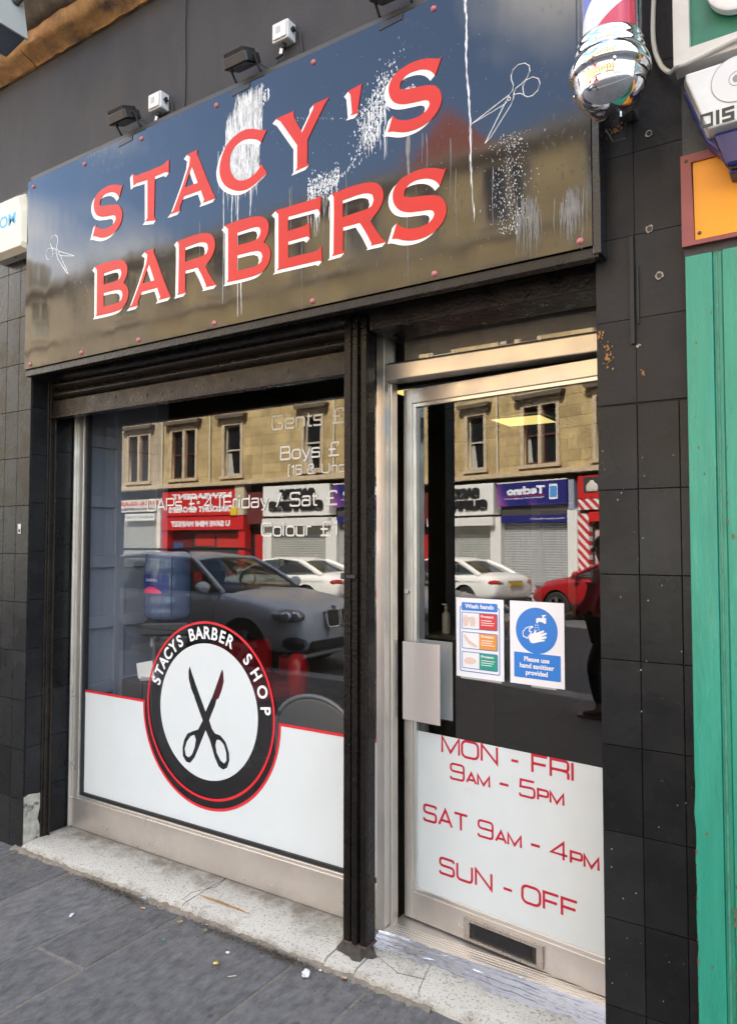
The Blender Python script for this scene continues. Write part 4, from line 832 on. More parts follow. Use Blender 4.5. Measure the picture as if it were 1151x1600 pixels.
    mb = MB(); mb.box(.058, -.075, -.135, .068, .075, .125, Matrix.Translation((-3.555, -.4, 4.36)) @ Matrix.Rotation(R(-12), 4, 'Y')); mb.build('front_rim', M('pale grey rim', (.35, .36, .34), .5), r, bevel=.002)
    mb = MB(); mb.tube([(-3.5, -.38, 4.42), (-3.42, -.34, 4.5), (-3.38, -.31, 4.56)], .022, 10); mb.tube([(-3.38, -.31, 4.56), (-3.38, -.3, 4.74)], .03, 10); mb.build('arm', M('rusty arm', (.07, .06, .055), .7, var=.4), r, smooth=50)
floodlights()
lc = empty('loose_cable', (-2, -.05, 3.74), 0, 'thin black cable running along the top edge of the sign', 'cable')
mb = MB(); mb.tube([(-2.95+.045*i, -.012-.004*sin(i*1.3), 3.742+.006*abs(sin(i*.37))+.004*sin(i*.9)) for i in range(50)], .0042, 6); mb.build('cord', blk, lc, smooth=60)
mb = MB(); mb.tube([(-2.66, -.004, 3.742), (-2.655, -.004, 3.95), (-2.66, -.004, 4.2), (-2.65, -.01, 4.42)], .004, 6); mb.build('cord', M('painted over cable', (.034, .032, .034), .6), lc, smooth=60)
# ------------------------------------------------------------------ barber's pole
def barber_pole():
    x, y = -.566, -.25
    r = empty('barber_pole', (x, y, 2.94), 0, "barber's pole with red, white and blue stripes and a chrome dome end", 'barber pole')
    mb = MB(); prof = [(0, 2.940), (.03, 2.944), (.058, 2.956), (.080, 2.975), (.096, 3.0), (.104, 3.03), (.106, 3.05), (.110, 3.054), (.117, 3.062), (.119, 3.075), (.117, 3.09), (.110, 3.104), (.103, 3.112), (.101, 3.118), (.103, 3.124), (.102, 3.134), (.098, 3.14), (.099, 3.146), (.098, 3.158), (.094, 3.165), (.088, 3.168)]
    mb.lathe([(p[0], p[1]-2.94) for p in prof], (0, 0, 0), 128, caps=False); mb.build('chrome_dome', chrome, r, smooth=180, local=True)
    mb = MB(); mb.lathe([(.088, .80), (.098, .81), (.104, .84), (.117, .87), (.117, .90), (.106, .93), (.09, .97), (.05, 1.0), (0, 1.01)], (0, 0, 0), 48, caps=False); mb.build('chrome_cap', chrome, r, smooth=50, local=True)
    mb = MB(); mb.lathe([(.096, .215), (.096, .81)], (0, 0, 0), 48, caps=False); mb.build('glass_tube', glass('clear tube', (.96, .97, .98), 1.35, 1.0), r, smooth=50, local=True)
    m = bpy.data.materials.new('barber stripes'); m.use_nodes = True; n, l = m.node_tree.nodes, m.node_tree.links; p = n['Principled BSDF']; p.inputs['Roughness'].default_value = .4
    tc = n.new('ShaderNodeTexCoord'); sx = n.new('ShaderNodeSeparateXYZ'); l.new(tc.outputs['Object'], sx.inputs[0])
    at = n.new('ShaderNodeMath'); at.operation = 'ARCTAN2'; l.new(sx.outputs['Y'], at.inputs[0]); l.new(sx.outputs['X'], at.inputs[1])
    d = n.new('ShaderNodeMath'); d.operation = 'MULTIPLY_ADD'; d.inputs[1].default_value = 1/(2*pi); d.inputs[2].default_value = 2.10; l.new(at.outputs[0], d.inputs[0])
    z = n.new('ShaderNodeMath'); z.operation = 'MULTIPLY_ADD'; z.inputs[1].default_value = -1/.42; l.new(sx.outputs['Z'], z.inputs[0]); l.new(d.outputs[0], z.inputs[2])
    fr = n.new('ShaderNodeMath'); fr.operation = 'FRACT'; l.new(z.outputs[0], fr.inputs[0])
    cr = ramp(n, [(0, (.62, .63, .66)), (.25, (.55, .03, .06)), (.5, (.62, .63, .66)), (.75, (.03, .07, .42))]); cr.color_ramp.interpolation = 'CONSTANT'
    l.new(fr.outputs[0], cr.inputs[0]); l.new(cr.outputs[0], p.inputs['Base Color'])
    mb = MB(); mb.lathe([(.076, .2), (.076, .82)], (0, 0, 0), 48); mb.build('striped_cylinder', m, r, smooth=50, local=True)
    mb = MB()
    for a in (0, 2.1, 4.2): mb.lathe([(0, -.006), (.004, -.005), (.005, 0)], (.112*cos(a+.9), .112*sin(a+.9), .108), 8)
    mb.lathe([(.004, -.018), (.004, 0)], (.03, .0, .006), 8); mb.build('thumb_screw', chrome, r, local=True)
    mb = MB(); mb.tube([(-.04, .1, .02), (-.02, .11, -.02), (.02, .11, -.02), (.03, .06, .0)], .0022, 5); mb.build('wire', blk, r, local=True)
    mb = MB(); mb.box(-.03, .08, .70, .03, .245, .74); mb.box(-.03, .08, .18, .03, .10, .9); mb.box(-.03, .08, .10, .03, .245, .13); mb.build('bracket', chrome, r, bevel=.004, local=True)
barber_pole()
# ------------------------------------------------------------------ the green shop next door
def next_door():
    green = M('green gloss paint', (.022, .225, .15), .36, spec=.5, var=.16, vscale=5, stretch=(5, 5, .6), bump=.3, bscale=16, rvar=.14, dirt=((.16, .22, .15), 5, .66, .8))
    r = empty('green_shopfront', (.6, 0, 0), 0, 'green painted timber shopfront beside the black tiled pier', 'shopfront')
    rr = random.Random(3)
    mb = MB(); L = [(-.402+(.0015*sin(i*1.7)+rr.uniform(-.0015, .0015) if i < 24 else 0), -.07+2.62*i/60) for i in range(61)]
    mb.prism(L+[(-.325, 2.55), (-.325, -.07)], -.0, .03, FACADE); mb.box(-.297, -.032, -.07, .05, .05, 2.55); mb.box(-.325, -.024, -.07, -.297, .05, 2.55); mb.build('pilaster_board', green, r, bevel=.004)
    mb = MB(); mb.box(-.318, -.027, -.07, -.310, .0, 2.55); mb.build('groove_moulding', M('worn green edge', (.05, .19, .125), .6, var=.4, vscale=20), r, bevel=.003)
    mb = MB(); mb.box(.05, .0, -.07, 2.2, .3, .9)
    for x in (.05, .7, 1.4, 2.1): mb.box(x, -.01, .9, x+.1, .2, 2.55)
    mb.build('stall_riser', green, r, bevel=.006)
    mb = MB(); mb.poly([(.15, .08, .9), (2.1, .08, .9), (2.1, .08, 2.55), (.15, .08, 2.55)]); mb.build('pane', pane_m, r)
    mb = MB(); mb.box(-.405, -.02, 2.55, 2.2, .5, 4.3); mb.box(.1, .5, -.1, 2.2, .6, 4.3); mb.build('backing_wall', black_paint, r)
    mb = MB(); ch = M('bare chipped edge', (.12, .085, .05), .9, var=.5, vscale=60)
    for i in range(70):
        x, z, q = rr.choice(((-.4005, rr.uniform(-.05, .75)), (-.4005, rr.uniform(-.05, .45)), (-.2985, rr.uniform(-.05, .6)), (rr.uniform(-.39, -.25), rr.uniform(0, 2.4)))) + (rr.uniform(.0015, .006),)
        if x > -.298: d0 = .0322
        elif x > -.325: d0 = .0325; x = -.2965
        else: d0 = .0302
        mb.prism([(max(-.402, x+q*cos(a)*rr.uniform(.4, 1)), z+2.2*q*sin(a)*rr.uniform(.4, 1)) for a in [k*pi/3 for k in range(6)]], d0, d0+.0004+i*.00001, FACADE)
    mb.build('paint_chip', ch, r, kind='stuff')
    rm = M('maroon painted frame', (.22, .05, .045), .5, var=.2, vscale=9); om = M('orange panel', (.74, .285, .006), .4, var=.06, vscale=5, dirt=((.45, .2, .03), 9, .66, .8))
    p = empty('orange_panel', (.3, -.03, 2.7), 0, 'orange sign panel in a dusty maroon frame, above the green pilaster', 'sign')
    flat('frame', [[(-.408, 2.578), (1.6, 2.578), (1.6, 2.865), (-.408, 2.865)], [(-.372, 2.592), (1.57, 2.592), (1.57, 2.838), (-.378, 2.838)]], rm, p, off=(0, -.030, 0), thick=.02, bevel=.002)
    mb = MB(); mb.prism([(-.371, 2.588), (1.58, 2.588), (1.58, 2.84), (-.374, 2.838)], .0, .033, FACADE); mb.build('panel', om, p)
    for x, z in ((-.392, 2.846), (-.358, 2.614)): mb = MB(); mb.lathe([(0, .004), (.005, .003), (.006, 0)], (x, -.0395 if z > 2.8 else -.033, z), 10, Matrix.Rotation(pi/2, 4, 'X')); mb.build('screw', M('dark screw', (.06, .03, .02), .5), p)
    g = empty('green_sign', (.3, -.06, 3.3), 0, 'green fascia sign in a white frame with raised white letters, top right', 'sign')
    flat('frame', [rect(-.41, 3.105, 1.6, 3.75), rect(-.365, 3.155, 1.55, 3.70)], M('dirty white frame', (.55, .52, .47), .5, var=.15, vscale=7), g, off=(0, -.085, 0), thick=.06, bevel=.004)
    mb = MB(); mb.box(-.37, -.09, 3.15, 1.56, -.03, 3.71); mb.build('panel', M('dark green panel', (.012, .15, .085), .45, var=.25, vscale=12, dirt=((.08, .22, .12), 8, .62, .75)), g)
    mb = MB(); mb.lathe([(.0, .0), (.085, 0), (.09, -.004), (.09, -.03)], (-.225, -.13, 3.305), 40, Matrix.Rotation(pi/2, 4, 'X')); mb.build('raised_letter', white_l, g, smooth=40)
    # bell box
    a = empty('burglar_alarm', (-.235, -.06, 2.75), 0, 'white and dark blue burglar alarm with a disc emblem, under the green sign', 'alarm box')
    cx = -.235
    out = [(-.146, 3.062), (.146, 3.062), (.146, 3.04), (.085, 2.865), (-.085, 2.865), (-.146, 3.04)]
    mb = MB(); mb.prism([(cx+p[0], p[1]) for p in out], .02, .115, FACADE)
    q = [(cx+p[0]*.93, 2.96+(p[1]-2.96)*.93) for p in out]; n = 6
    mb.add([(cx+p[0], -.115, p[1]) for p in out]+[(p[0], -.15, p[1]) for p in q], [(i, (i+1) % n, n+(i+1) % n, n+i) for i in range(n)]+[tuple(range(n, 2*n))])
    mb.build('cover', plast_w, a, clean=True, bevel=.005)
    bl = M('dark blue strobe lens', (.012, .014, .09), .12, var=.1); bl2 = M('blue plastic surround', (.03, .035, .16), .3)
    out2 = [(-.15, 3.03), (-.088, 2.86), (-.04, 2.80), (-.03, 2.745), (.03, 2.745), (.04, 2.80), (.088, 2.86), (.15, 3.03), (.13, 3.05), (-.13, 3.05)]
    mb = MB(); mb.prism([(cx+p[0]*1.02, p[1]) for p in out2], .0, .10, FACADE); mb.build('surround', bl2, a, bevel=.006)
    mb = MB(); mb.prism([(cx-.07, 2.862), (cx-.05, 2.80), (cx-.035, 2.752), (cx+.035, 2.752), (cx+.05, 2.80), (cx+.07, 2.862)], .10, .135, FACADE); mb.build('strobe_lens', bl, a, bevel=.012)
    dk = M('grey print', (.22, .21, .21), .5); ds = M('pale disc', (.6, .59, .58), .35)
    flat('disc', [circle(cx, 2.995, .066, 48), circle(cx, 2.995, .011, 24)], ds, a, off=(0, -.1505, 0))
    flat('disc_line', [circle(cx, 2.995, .0675, 48), circle(cx, 2.995, .0660, 48), circle(cx, 2.995, .021, 32), circle(cx, 2.995, .0195, 32), circle(cx, 2.995, .0108, 20)], dk, a, off=(0, -.1513, 0))
    # square digital lettering
    t = .011; x0, z0, h = cx-.098, 2.876, .042
    def fr_(x, w): return [[(x, z0), (x+w, z0), (x+w, z0+h), (x, z0+h)], [(x+.006, z0+.009), (x+w-.006, z0+.009), (x+w-.006, z0+h-.009), (x+.006, z0+h-.006)]]
    dl_ = fr_(x0, .034)
    flat('lettering', dl_, M('black print', (.02, .02, .02), .5), a, off=(0, -.1512, 0))
    flat('lettering', [rect(x0+.042, z0, x0+.051, z0+h)], MATS['black print'], a, off=(0, -.1512, 0))
    s_ = x0+.058; flat('lettering', [[(s_, z0+h), (s_+.032, z0+h), (s_+.032, z0+h-.009), (s_+.009, z0+h-.009), (s_+.009, z0+.026), (s_+.032, z0+.026), (s_+.032, z0), (s_, z0), (s_, z0+.009), (s_+.023, z0+.009), (s_+.023, z0+.017), (s_, z0+.017)]], MATS['black print'], a, off=(0, -.1512, 0))
    s_ = x0+.098; flat('lettering', [[(s_, z0), (s_+.009, z0), (s_+.009, z0+h-.009), (s_+.023, z0+h-.009), (s_+.023, z0), (s_+.032, z0), (s_+.032, z0+h), (s_, z0+h)]] if False else [[(s_, z0), (s_+.032, z0), (s_+.032, z0+.009), (s_+.009, z0+.009), (s_+.009, z0+h-.009), (s_+.032, z0+h-.009), (s_+.032, z0+h), (s_, z0+h)]], MATS['black print'], a, off=(0, -.1512, 0))
    c = empty('white_cable', (-.44, -.02, 3.1), 0, 'looped white cable hanging between the pole and the green sign', 'cable')
    mb = MB(); pts = [Vector((-.455, -.02, 3.75)), Vector((-.48, -.02, 3.45)), Vector((-.485, -.025, 3.28)), Vector((-.465, -.03, 3.19)), Vector((-.43, -.06, 3.132)), Vector((-.40, -.118, 3.105)), Vector((-.36, -.125, 3.105)), Vector((-.25, -.125, 3.125)), Vector((-.05, -.125, 3.16)), Vector((.3, -.1, 3.2))]
    sm = []
    for i in range(len(pts)-1):
        p0, p1, p2, p3 = pts[max(0, i-1)], pts[i], pts[i+1], pts[min(len(pts)-1, i+2)]
        for k in range(6):
            t_ = k/6; sm.append(.5*((2*p1)+(p2-p0)*t_+(2*p0-5*p1+4*p2-p3)*t_*t_+(3*p1-p0-3*p2+p3)*t_**3))
    mb.tube(sm+[pts[-1]], .0075, 8); mb.build('cord', M('off white cable', (.55, .52, .46), .45), c, smooth=60)
next_door()
# ------------------------------------------------------------------ inside the shop
def interior():
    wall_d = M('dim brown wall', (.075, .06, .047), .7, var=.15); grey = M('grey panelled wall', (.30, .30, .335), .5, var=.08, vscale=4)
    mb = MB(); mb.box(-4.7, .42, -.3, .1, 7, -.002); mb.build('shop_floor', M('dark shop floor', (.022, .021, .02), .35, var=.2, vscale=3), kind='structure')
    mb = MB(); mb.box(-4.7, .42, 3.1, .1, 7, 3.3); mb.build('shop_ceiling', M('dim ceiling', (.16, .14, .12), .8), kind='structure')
    mb = MB()
    for y in (.95, 1.55, 2.15, 2.75, 3.35, 3.95, 4.55, 5.15, 5.75, 6.35): mb.box(-3.85, y-.012, 3.088, .1, y+.012, 3.1)
    for x in (-3.3, -2.7, -2.1, -1.5, -.9, -.3): mb.box(x-.012, .42, 3.089, x+.012, 7, 3.1)
    mb.build('ceiling_grid', M('ceiling grid', (.10, .09, .08), .5), kind='structure')
    w = empty('interior_wall', (-2, 4, 0), 0, 'grey panelled side wall and dim walls inside the shop', 'wall')
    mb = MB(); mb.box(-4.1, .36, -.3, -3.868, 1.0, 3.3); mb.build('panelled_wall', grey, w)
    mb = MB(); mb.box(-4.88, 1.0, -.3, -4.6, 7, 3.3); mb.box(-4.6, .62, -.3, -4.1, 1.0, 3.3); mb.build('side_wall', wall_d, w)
    mb = MB(); rails = (.0, .37, .74, 1.14, 1.51, 1.88, 2.25, 2.62)
    y = .37; ys = []
    while y < .7: ys.append(y); y += .325
    for yy in ys: mb.box(-3.868, yy+.185, -.0, -3.838, yy+.26, 3.1)
    for z in rails:
        for a, c in zip([.345]+[q+.26 for q in ys], [q+.185 for q in ys]): mb.box(-3.868, a, z, -3.838, c, z+.075)
    mb.build('panel_rail', grey, w, bevel=.004)
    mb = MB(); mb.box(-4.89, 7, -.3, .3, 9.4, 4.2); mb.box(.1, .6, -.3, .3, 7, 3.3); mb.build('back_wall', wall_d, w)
    lt = emit('lit ceiling panel', (1, .80, .26), .16)
    for i, (x0, x1, y0, y1) in enumerate(((-3.38, -2.80, 5.3, 5.88), (-3.52, -2.92, 3.35, 3.93))):
        r = empty('ceiling_light', ((x0+x1)/2, (y0+y1)/2, 3.08), 0, ('lit square ceiling panel seen through the door glass', 'lit square ceiling panel seen in the gap above the open door')[i], 'ceiling light', 'ceiling light panels')
        mb = MB(); mb.box(x0, y0, 3.070, x1, y1, 3.076); mb.build('diffuser', lt, r)
        flat('frame', [rect(x0-.015, y0-.015, x1+.015, y1+.015), rect(x0, y0, x1, y1)], plast_w, r, plane=GROUND, off=(0, 0, 3.08), thick=.02)
    # water cooler
    r = empty('water_cooler', (-3.43, .62, 0), R(-48), 'black water cooler with a big blue bottle, behind the window emblem', 'water cooler')
    mb = MB(); mb.box(-.135, -.135, 0, .135, .135, .86); mb.box(-.135, -.03, .86, .135, .135, 1.12); mb.box(-.135, -.135, 1.12, .135, .135, 1.198); mb.build('cabinet', M('black cooler plastic', (.010, .010, .011), .3), r, bevel=.012, local=True)
    mb = MB()
    for x in (-.06, .06): mb.lathe([(.012, 0), (.012, .05)], (x, -.08, 1.05), 10)
    mb.box(-.12, -.14, .862, .12, -.03, .875); mb.build('tap', M('grey tap', (.3, .3, .32), .3), r, local=True)
    bm_ = bpy.data.materials.new('blue bottle'); bm_.use_nodes = True; n, l = bm_.node_tree.nodes, bm_.node_tree.links; n.clear()
    o = n.new('ShaderNodeOutputMaterial'); mix = n.new('ShaderNodeMixShader'); mix.inputs[0].default_value = .72; t = n.new('ShaderNodeBsdfTransparent'); t.inputs[0].default_value = (.42, .52, .68, 1)
    p = n.new('ShaderNodeBsdfPrincipled'); p.inputs['Base Color'].default_value = (.11, .155, .26, 1); p.inputs['Roughness'].default_value = .12; l.new(t.outputs[0], mix.inputs[1]); l.new(p.outputs[0], mix.inputs[2]); l.new(mix.outputs[0], o.inputs[0])
    prof = [(.03, 1.195), (.07, 1.20), (.12, 1.215), (.135, 1.235), (.138, 1.26), (.134, 1.275), (.138, 1.29), (.138, 1.325), (.134, 1.34), (.134, 1.355), (.138, 1.37), (.138, 1.455), (.133, 1.47), (.133, 1.485), (.138, 1.50), (.138, 1.54), (.132, 1.555), (.136, 1.57), (.132, 1.595), (.11, 1.61), (0, 1.612)]
    mb = MB(); mb.lathe(prof, (0, 0, 0), 40, caps=False); b = mb.build('bottle', bm_, r, smooth=50, local=True)
    def arc_patch(name, a0, a1, z0, z1, mat, rad, par, shape=None):
        mb = MB(); N = 14; vs = []
        for i in range(N+1):
            a = a0+(a1-a0)*i/N; top = z1 if shape is None else z0+(z1-z0)*sin(pi*i/N)**.6
            vs += [(rad*cos(a), rad*sin(a), z0), (rad*cos(a), rad*sin(a), top)]
        mb.add(vs, [(2*i, 2*i+2, 2*i+3, 2*i+1) for i in range(N)]); return mb.build(name, mat, par, local=True)
    lb = arc_patch('label', R(-80), R(8), 1.365, 1.475, M('bottle label blue', (.012, .03, .16), .4), .1392, b)
    arc_patch('pink_mark', R(-72), R(-8), 1.366, 1.405, M('bottle label pink', (.65, .04, .13), .4), .1398, lb, 1)
    mb = MB(); me = text_me('ENGSHILL', .021, bold=.0006, align='CENTER')
    for v in me.vertices:
        a = R(-38)+v.co.x/.14; v.co = Vector((.1402*cos(a), .1402*sin(a), 1.437+v.co.y))
    put(bpy.data.objects.new('lettering', me), 'lettering', white_l, lb, local=True)
    mb = MB(); mb.tube([(.1405*cos(R(14)), .1405*sin(R(14)), z_) for z_ in (1.22, 1.4, 1.58)], .0035, 5); mb.build('seam', blk, b, local=True)
    mb = MB(); mb.box(.02, -.139, 1.125, .075, -.1355, 1.185); mb.build('white_card', white_l, r, local=True)
    # paper and bag beside the cooler
    mb = MB(); mb.box(-.07, -.002, 0, .07, .002, .1, Matrix.Translation((-3.47, .50, .862)) @ Matrix.Rotation(R(-12), 4, 'Y')); tag(mb.build('paper_sheet', white_l), 'white sheet of paper on a dark stand beside the water cooler', 'paper')
    mb = MB(); mb.box(-3.62, .44, 0, -3.36, .62, .86); tag(mb.build('side_stand', M('dark stand', (.03, .03, .032), .5), bevel=.01), 'dark stand under the sheet of paper, left of the emblem', 'stand')
    # folding chair, back to the window
    r = empty('folding_chair', (-2.40, .80, 0), R(4), 'grey plastic folding chair with its rounded back to the window', 'chair')
    gp = M('grey chair plastic', (.12, .12, .115), .45); gm = M('grey chair tube', (.22, .22, .22), .4, metal=.2)
    bk = [(-.22, .42), (.22, .42), (.225, .66)]+[(.225*cos(a*pi/16)*1.0, .68+.155*sin(a*pi/16)) for a in range(1, 16)]+[(-.225, .66)]
    mb = MB(); mb.prism(bk, .09, .11, FACADE @ Matrix.Translation((0, 0, 0))); mb.build('backrest', gp, r, bevel=.008, smooth=40, local=True)
    mb = MB(); mb.tube([(-.235, -.05, .02), (-.235, -.09, .42), (-.237, -.105, .66)]+[(-.237*cos(a*pi/14), -.105, .68+.17*sin(a*pi/14)) for a in range(15)]+[(.237, -.105, .66), (.235, -.09, .42), (.235, -.05, .02)], .0125, 8); mb.build('frame', gm, r, smooth=60, local=True)
    mb = MB(); mb.box(-.21, -.06, .42, .21, .33, .45); mb.build('seat', gp, r, bevel=.012, local=True)
    for s in (-1, 1):
        mb = MB(); mb.tube([(s*.215, .32, .0), (s*.215, -.06, .44)], .011, 8); mb.build('leg', gm, r, smooth=60, local=True)
    # red barber chairs
    redl = M('red leatherette', (.50, .012, .014), .28, var=.08, vscale=6)
    r = empty('barber_chair', (-3.93, 1.95, 0), R(58), 'red leatherette barber chair with padded arms behind the emblem', 'barber chair')
    mb = MB(); mb.box(-.27, -.26, .46, .27, .27, .60); mb.build('seat', redl, r, bevel=.04, local=True, seg=4, smooth=40)
    mb = MB(); mb.box(-.27, .24, .56, .27, .36, .90, Matrix.Translation((0, 0, 0)) @ Matrix.Rotation(R(-8), 4, 'X')); mb.build('backrest', redl, r, bevel=.05, local=True, seg=4, smooth=40)
    for s in (-1, 1):
        mb = MB(); mb.box(s*.33-.045, -.27, .50, s*.33+.045, .28, .735); mb.build('armrest', redl, r, bevel=.035, local=True, seg=4, smooth=40)
    mb = MB(); mb.lathe([(.30, 0), (.29, .03), (.08, .06), (.06, .1), (.06, .46)], (0, 0, 0), 28); mb.build('pedestal', M('dull dark metal', (.06, .06, .062), .5, metal=.3), r, smooth=40, local=True)
    mb = MB(); mb.box(-.2, -.62, .12, .2, -.5, .16); mb.box(-.02, -.5, .14, .02, -.2, .46); mb.build('footrest', MATS['dull dark metal'], r, bevel=.006, local=True)
    t = empty('padded_bolster', (-3.12, 1.5, 0), 0, 'upright glossy red padded bolster beside the barber chair', 'bolster')
    mb = MB(); mb.lathe([(0, .60), (.05, .61), (.068, .66), (.074, .75), (.07, .84), (.05, .905), (0, .92)], (-3.13, 1.5, 0), 20); mb.build('pad', redl, t, smooth=60)
    mb = MB(); mb.lathe([(.12, 0), (.1, .02), (.018, .05), (.018, .6)], (-3.13, 1.5, 0), 16); mb.build('stem', MATS['dull dark metal'], t, smooth=40)
    # counter with bottles, mirror frame and dark cupboards along the right
    r = empty('counter', (-1.6, 2.6, 0), 0, 'dark counter with cupboards inside the shop behind the door', 'counter')
    dw = M('dark counter', (.035, .028, .024), .4, var=.2)
    mb = MB(); mb.box(-2.95, 3.1, .0, -2.4, 5.4, .86); mb.build('cupboard', dw, r, bevel=.01)
    mb = MB(); mb.box(-2.98, 3.06, .862, -2.37, 5.44, .90); mb.build('worktop', M('worktop', (.12, .11, .10), .3), r, bevel=.006)
    mb = MB(); mb.box(-2.9, 5.3, .9, -2.8, 5.34, 2.1); mb.box(-2.5, 5.3, .9, -2.42, 5.34, 2.1); mb.box(-2.8, 5.3, 2.02, -2.5, 5.34, 2.1); mb.build('mirror_frame', M('mirror frame', (.2, .18, .16), .4), r)
    rr = random.Random(9)
    for i, (x, y, h, w, c, what) in enumerate(((-2.86, 3.16, .24, .035, (.6, .6, .58), 'white pump bottle, nearest the window on the counter'), (-2.62, 3.13, .16, .045, (.62, .6, .58), 'stack of white cups at the window end of the counter'), (-2.75, 3.35, .2, .03, (.5, .5, .5), 'pale spray bottle behind the pump bottle'),
                                          (-2.65, 3.7, .22, .035, (.05, .09, .06), 'dark green bottle further along the counter'), (-2.8, 3.9, .18, .04, (.05, .12, .3), 'blue tub on the counter'), (-2.6, 4.1, .2, .035, (.04, .04, .04), 'black bottle near the end of the counter'))):
        b = empty('bottle' if i != 1 else 'cup_stack', (x, y, .902), 0, what, 'bottle' if i != 1 else 'cups', 'bottles on the counter')
        m = M('bottle colour %d' % i, c, .35)
        mb = MB(); mb.lathe([(w*.95, 0), (w, .01), (w, h*.62), (w*.8, h*.7), (w*.35, h*.76), (w*.35, h*.86)] if i != 1 else [(w*.8, 0), (w, .03), (w*.82, .031), (w, .06), (w*.82, .061), (w, .09), (w*.82, .091), (w, h)], (0, 0, 0), 18); mb.build('body', m, b, smooth=40, local=True)
        if i != 1: mb = MB(); mb.lathe([(w*.4, h*.86), (w*.4, h*.93), (.006, h*.94), (.006, h)], (0, 0, 0), 12); mb.box(-.035, -.006, h*.98, .008, .006, h*1.03); mb.build('pump', blk if i > 2 else white_l, b, local=True)
interior()
# ------------------------------------------------------------------ litter on the pavement
def litter():
    tan = M('cigarette filter', (.40, .20, .075), .8, var=.2, vscale=200); wh = M('cigarette paper', (.42, .40, .36), .8)
    G = 'cigarette butts on the pavement'
    spots = [[(-2.991, -0.012, 2.2, 'cigarette butt nearest the left end of the step'), (-2.794, -0.08, 0.3, 'fat pale cigarette butt below the foil scrap'), (-2.555, -0.074, 0.9, 'cigarette butt pointing at the mortar edge, third from the left'), (-2.41, -0.01, 0.1, 'cigarette butt beside the tiny white scrap'), (-1.694, 0.01, 0.1, 'orange cigarette butt at the foot of the shutter post')]]
    LIT = {'gold': (-2.181, -0.222), 'straw': (-2.065, -0.252), 'straw2': (-1.905, 0.013), 'tissue': (-3.017, -0.296), 'green': (-2.5, -0.211), 'ball': (-1.822, -0.094), 'w1': (-2.2, -0.137), 'w2': (-1.8, -0.028), 'black': (-1.682, -0.028), 'foil': (-2.854, 0.018), 'brown': (-2.73, -0.002), 'w3': (-2.438, -0.021), 'stone': (-2.402, -0.066), 'leaf': (-1.514, 0.165)}
    first = None
    LIT = {k: (v[0], min(v[1], -.022)) if k != 'leaf' else v for k, v in LIT.items()}
    for x, y, a, lab in spots[0]:
        y = min(y, -.02)
        if first is None:
            r = first = empty('cigarette_butt', (x, y, ZP+.004), a, lab, 'cigarette butt', G)
            mb = MB(); mb.tube([(-.009, 0, 0), (.008, 0, 0)], .0038, 8); mb.build('filter', tan, r, local=True)
            mb = MB(); mb.tube([(.008, 0, 0), (.013, .0008, 0)], [.0038, .0034], 8); mb.build('paper_end', wh, r, local=True)
        else: dup(first, (x, y, ZP+.004), a, lab)
    def blob(name, x, y, s, mat, lab, cat, seed, flatten=.6, z=ZP):
        bm = bmesh.new(); bmesh.ops.create_icosphere(bm, subdivisions=2, radius=s); rr = random.Random(seed)
        for v in bm.verts: v.co *= rr.uniform(.72, 1.15); v.co.z *= flatten
        mz = min(v.co.z for v in bm.verts)
        for v in bm.verts: v.co += Vector((x, y, z-mz))
        me = bpy.data.meshes.new(name); bm.to_mesh(me); bm.free(); tag(put(bpy.data.objects.new(name, me), name, mat), lab, cat)
    pw = M('crumpled white paper', (.55, .55, .55), .7, var=.2, vscale=90)
    blob('paper_ball', LIT['ball'][0], LIT['ball'][1], .018, pw, 'crumpled ball of white paper near the foot of the shutter post', 'paper', 1, .8)
    blob('paper_scrap', LIT['w1'][0], LIT['w1'][1], .009, pw, 'small white scrap in front of the middle of the step', 'scrap', 2, .3)
    blob('paper_scrap', LIT['w2'][0], LIT['w2'][1], .007, pw, 'white scrap just right of the paper ball', 'scrap', 3, .3)
    blob('paper_scrap', LIT['w3'][0], LIT['w3'][1], .006, pw, 'tiny white scrap touching the butt by the mortar edge', 'scrap', 4, .4)
    blob('glass_chip', LIT['green'][0], LIT['green'][1], .007, M('green glass chip', (.02, .22, .13), .15), 'green glass chip lying on the paving', 'glass chip', 5, .4)
    blob('gum_spot', LIT['black'][0], LIT['black'][1], .011, M('black gum', (.02, .02, .022), .5), 'flat black gum spot near the post', 'gum', 6, .15)
    blob('gold_wrapper', LIT['gold'][0], LIT['gold'][1], .012, M('gold foil', (.62, .40, .10), .35, metal=.6), 'gold sweet wrapper on the paving, lowest piece of litter in front of the window', 'wrapper', 7, .45)
    blob('foil_scrap', LIT['foil'][0], LIT['foil'][1], .012, M('silver foil scrap', (.6, .6, .62), .3, metal=.8), 'silver foil scrap in the dirt at the foot of the step', 'foil', 8, .7)
    blob('pebble', LIT['stone'][0], LIT['stone'][1], .009, M('brown pebble', (.22, .17, .12), .8), 'brown pebble by the dirty edge of the step', 'pebble', 9, .7)
    blob('bark_chip', LIT['brown'][0], LIT['brown'][1], .012, M('brown chip', (.12, .09, .06), .9), 'dark brown chip near the left end of the dirt line', 'chip', 10, .4)
    x, y = LIT['tissue']
    mb = MB(); mb.add([(x-.014, y+.012, ZP+.001), (x+.004, y+.016, ZP+.004), (x+.012, y+.004, ZP+.010), (x+.006, y-.022, ZP+.001), (x-.006, y-.006, ZP+.007), (x+.014, y-.016, ZP+.002)], [(0, 1, 4), (1, 2, 4), (2, 5, 4), (4, 5, 3), (0, 4, 3)]); tag(mb.build('tissue_scrap', M('wet tissue', (.42, .44, .47), .5)), 'pale torn tissue scrap alone on the slabs at left', 'tissue')
    x, y = LIT['leaf']
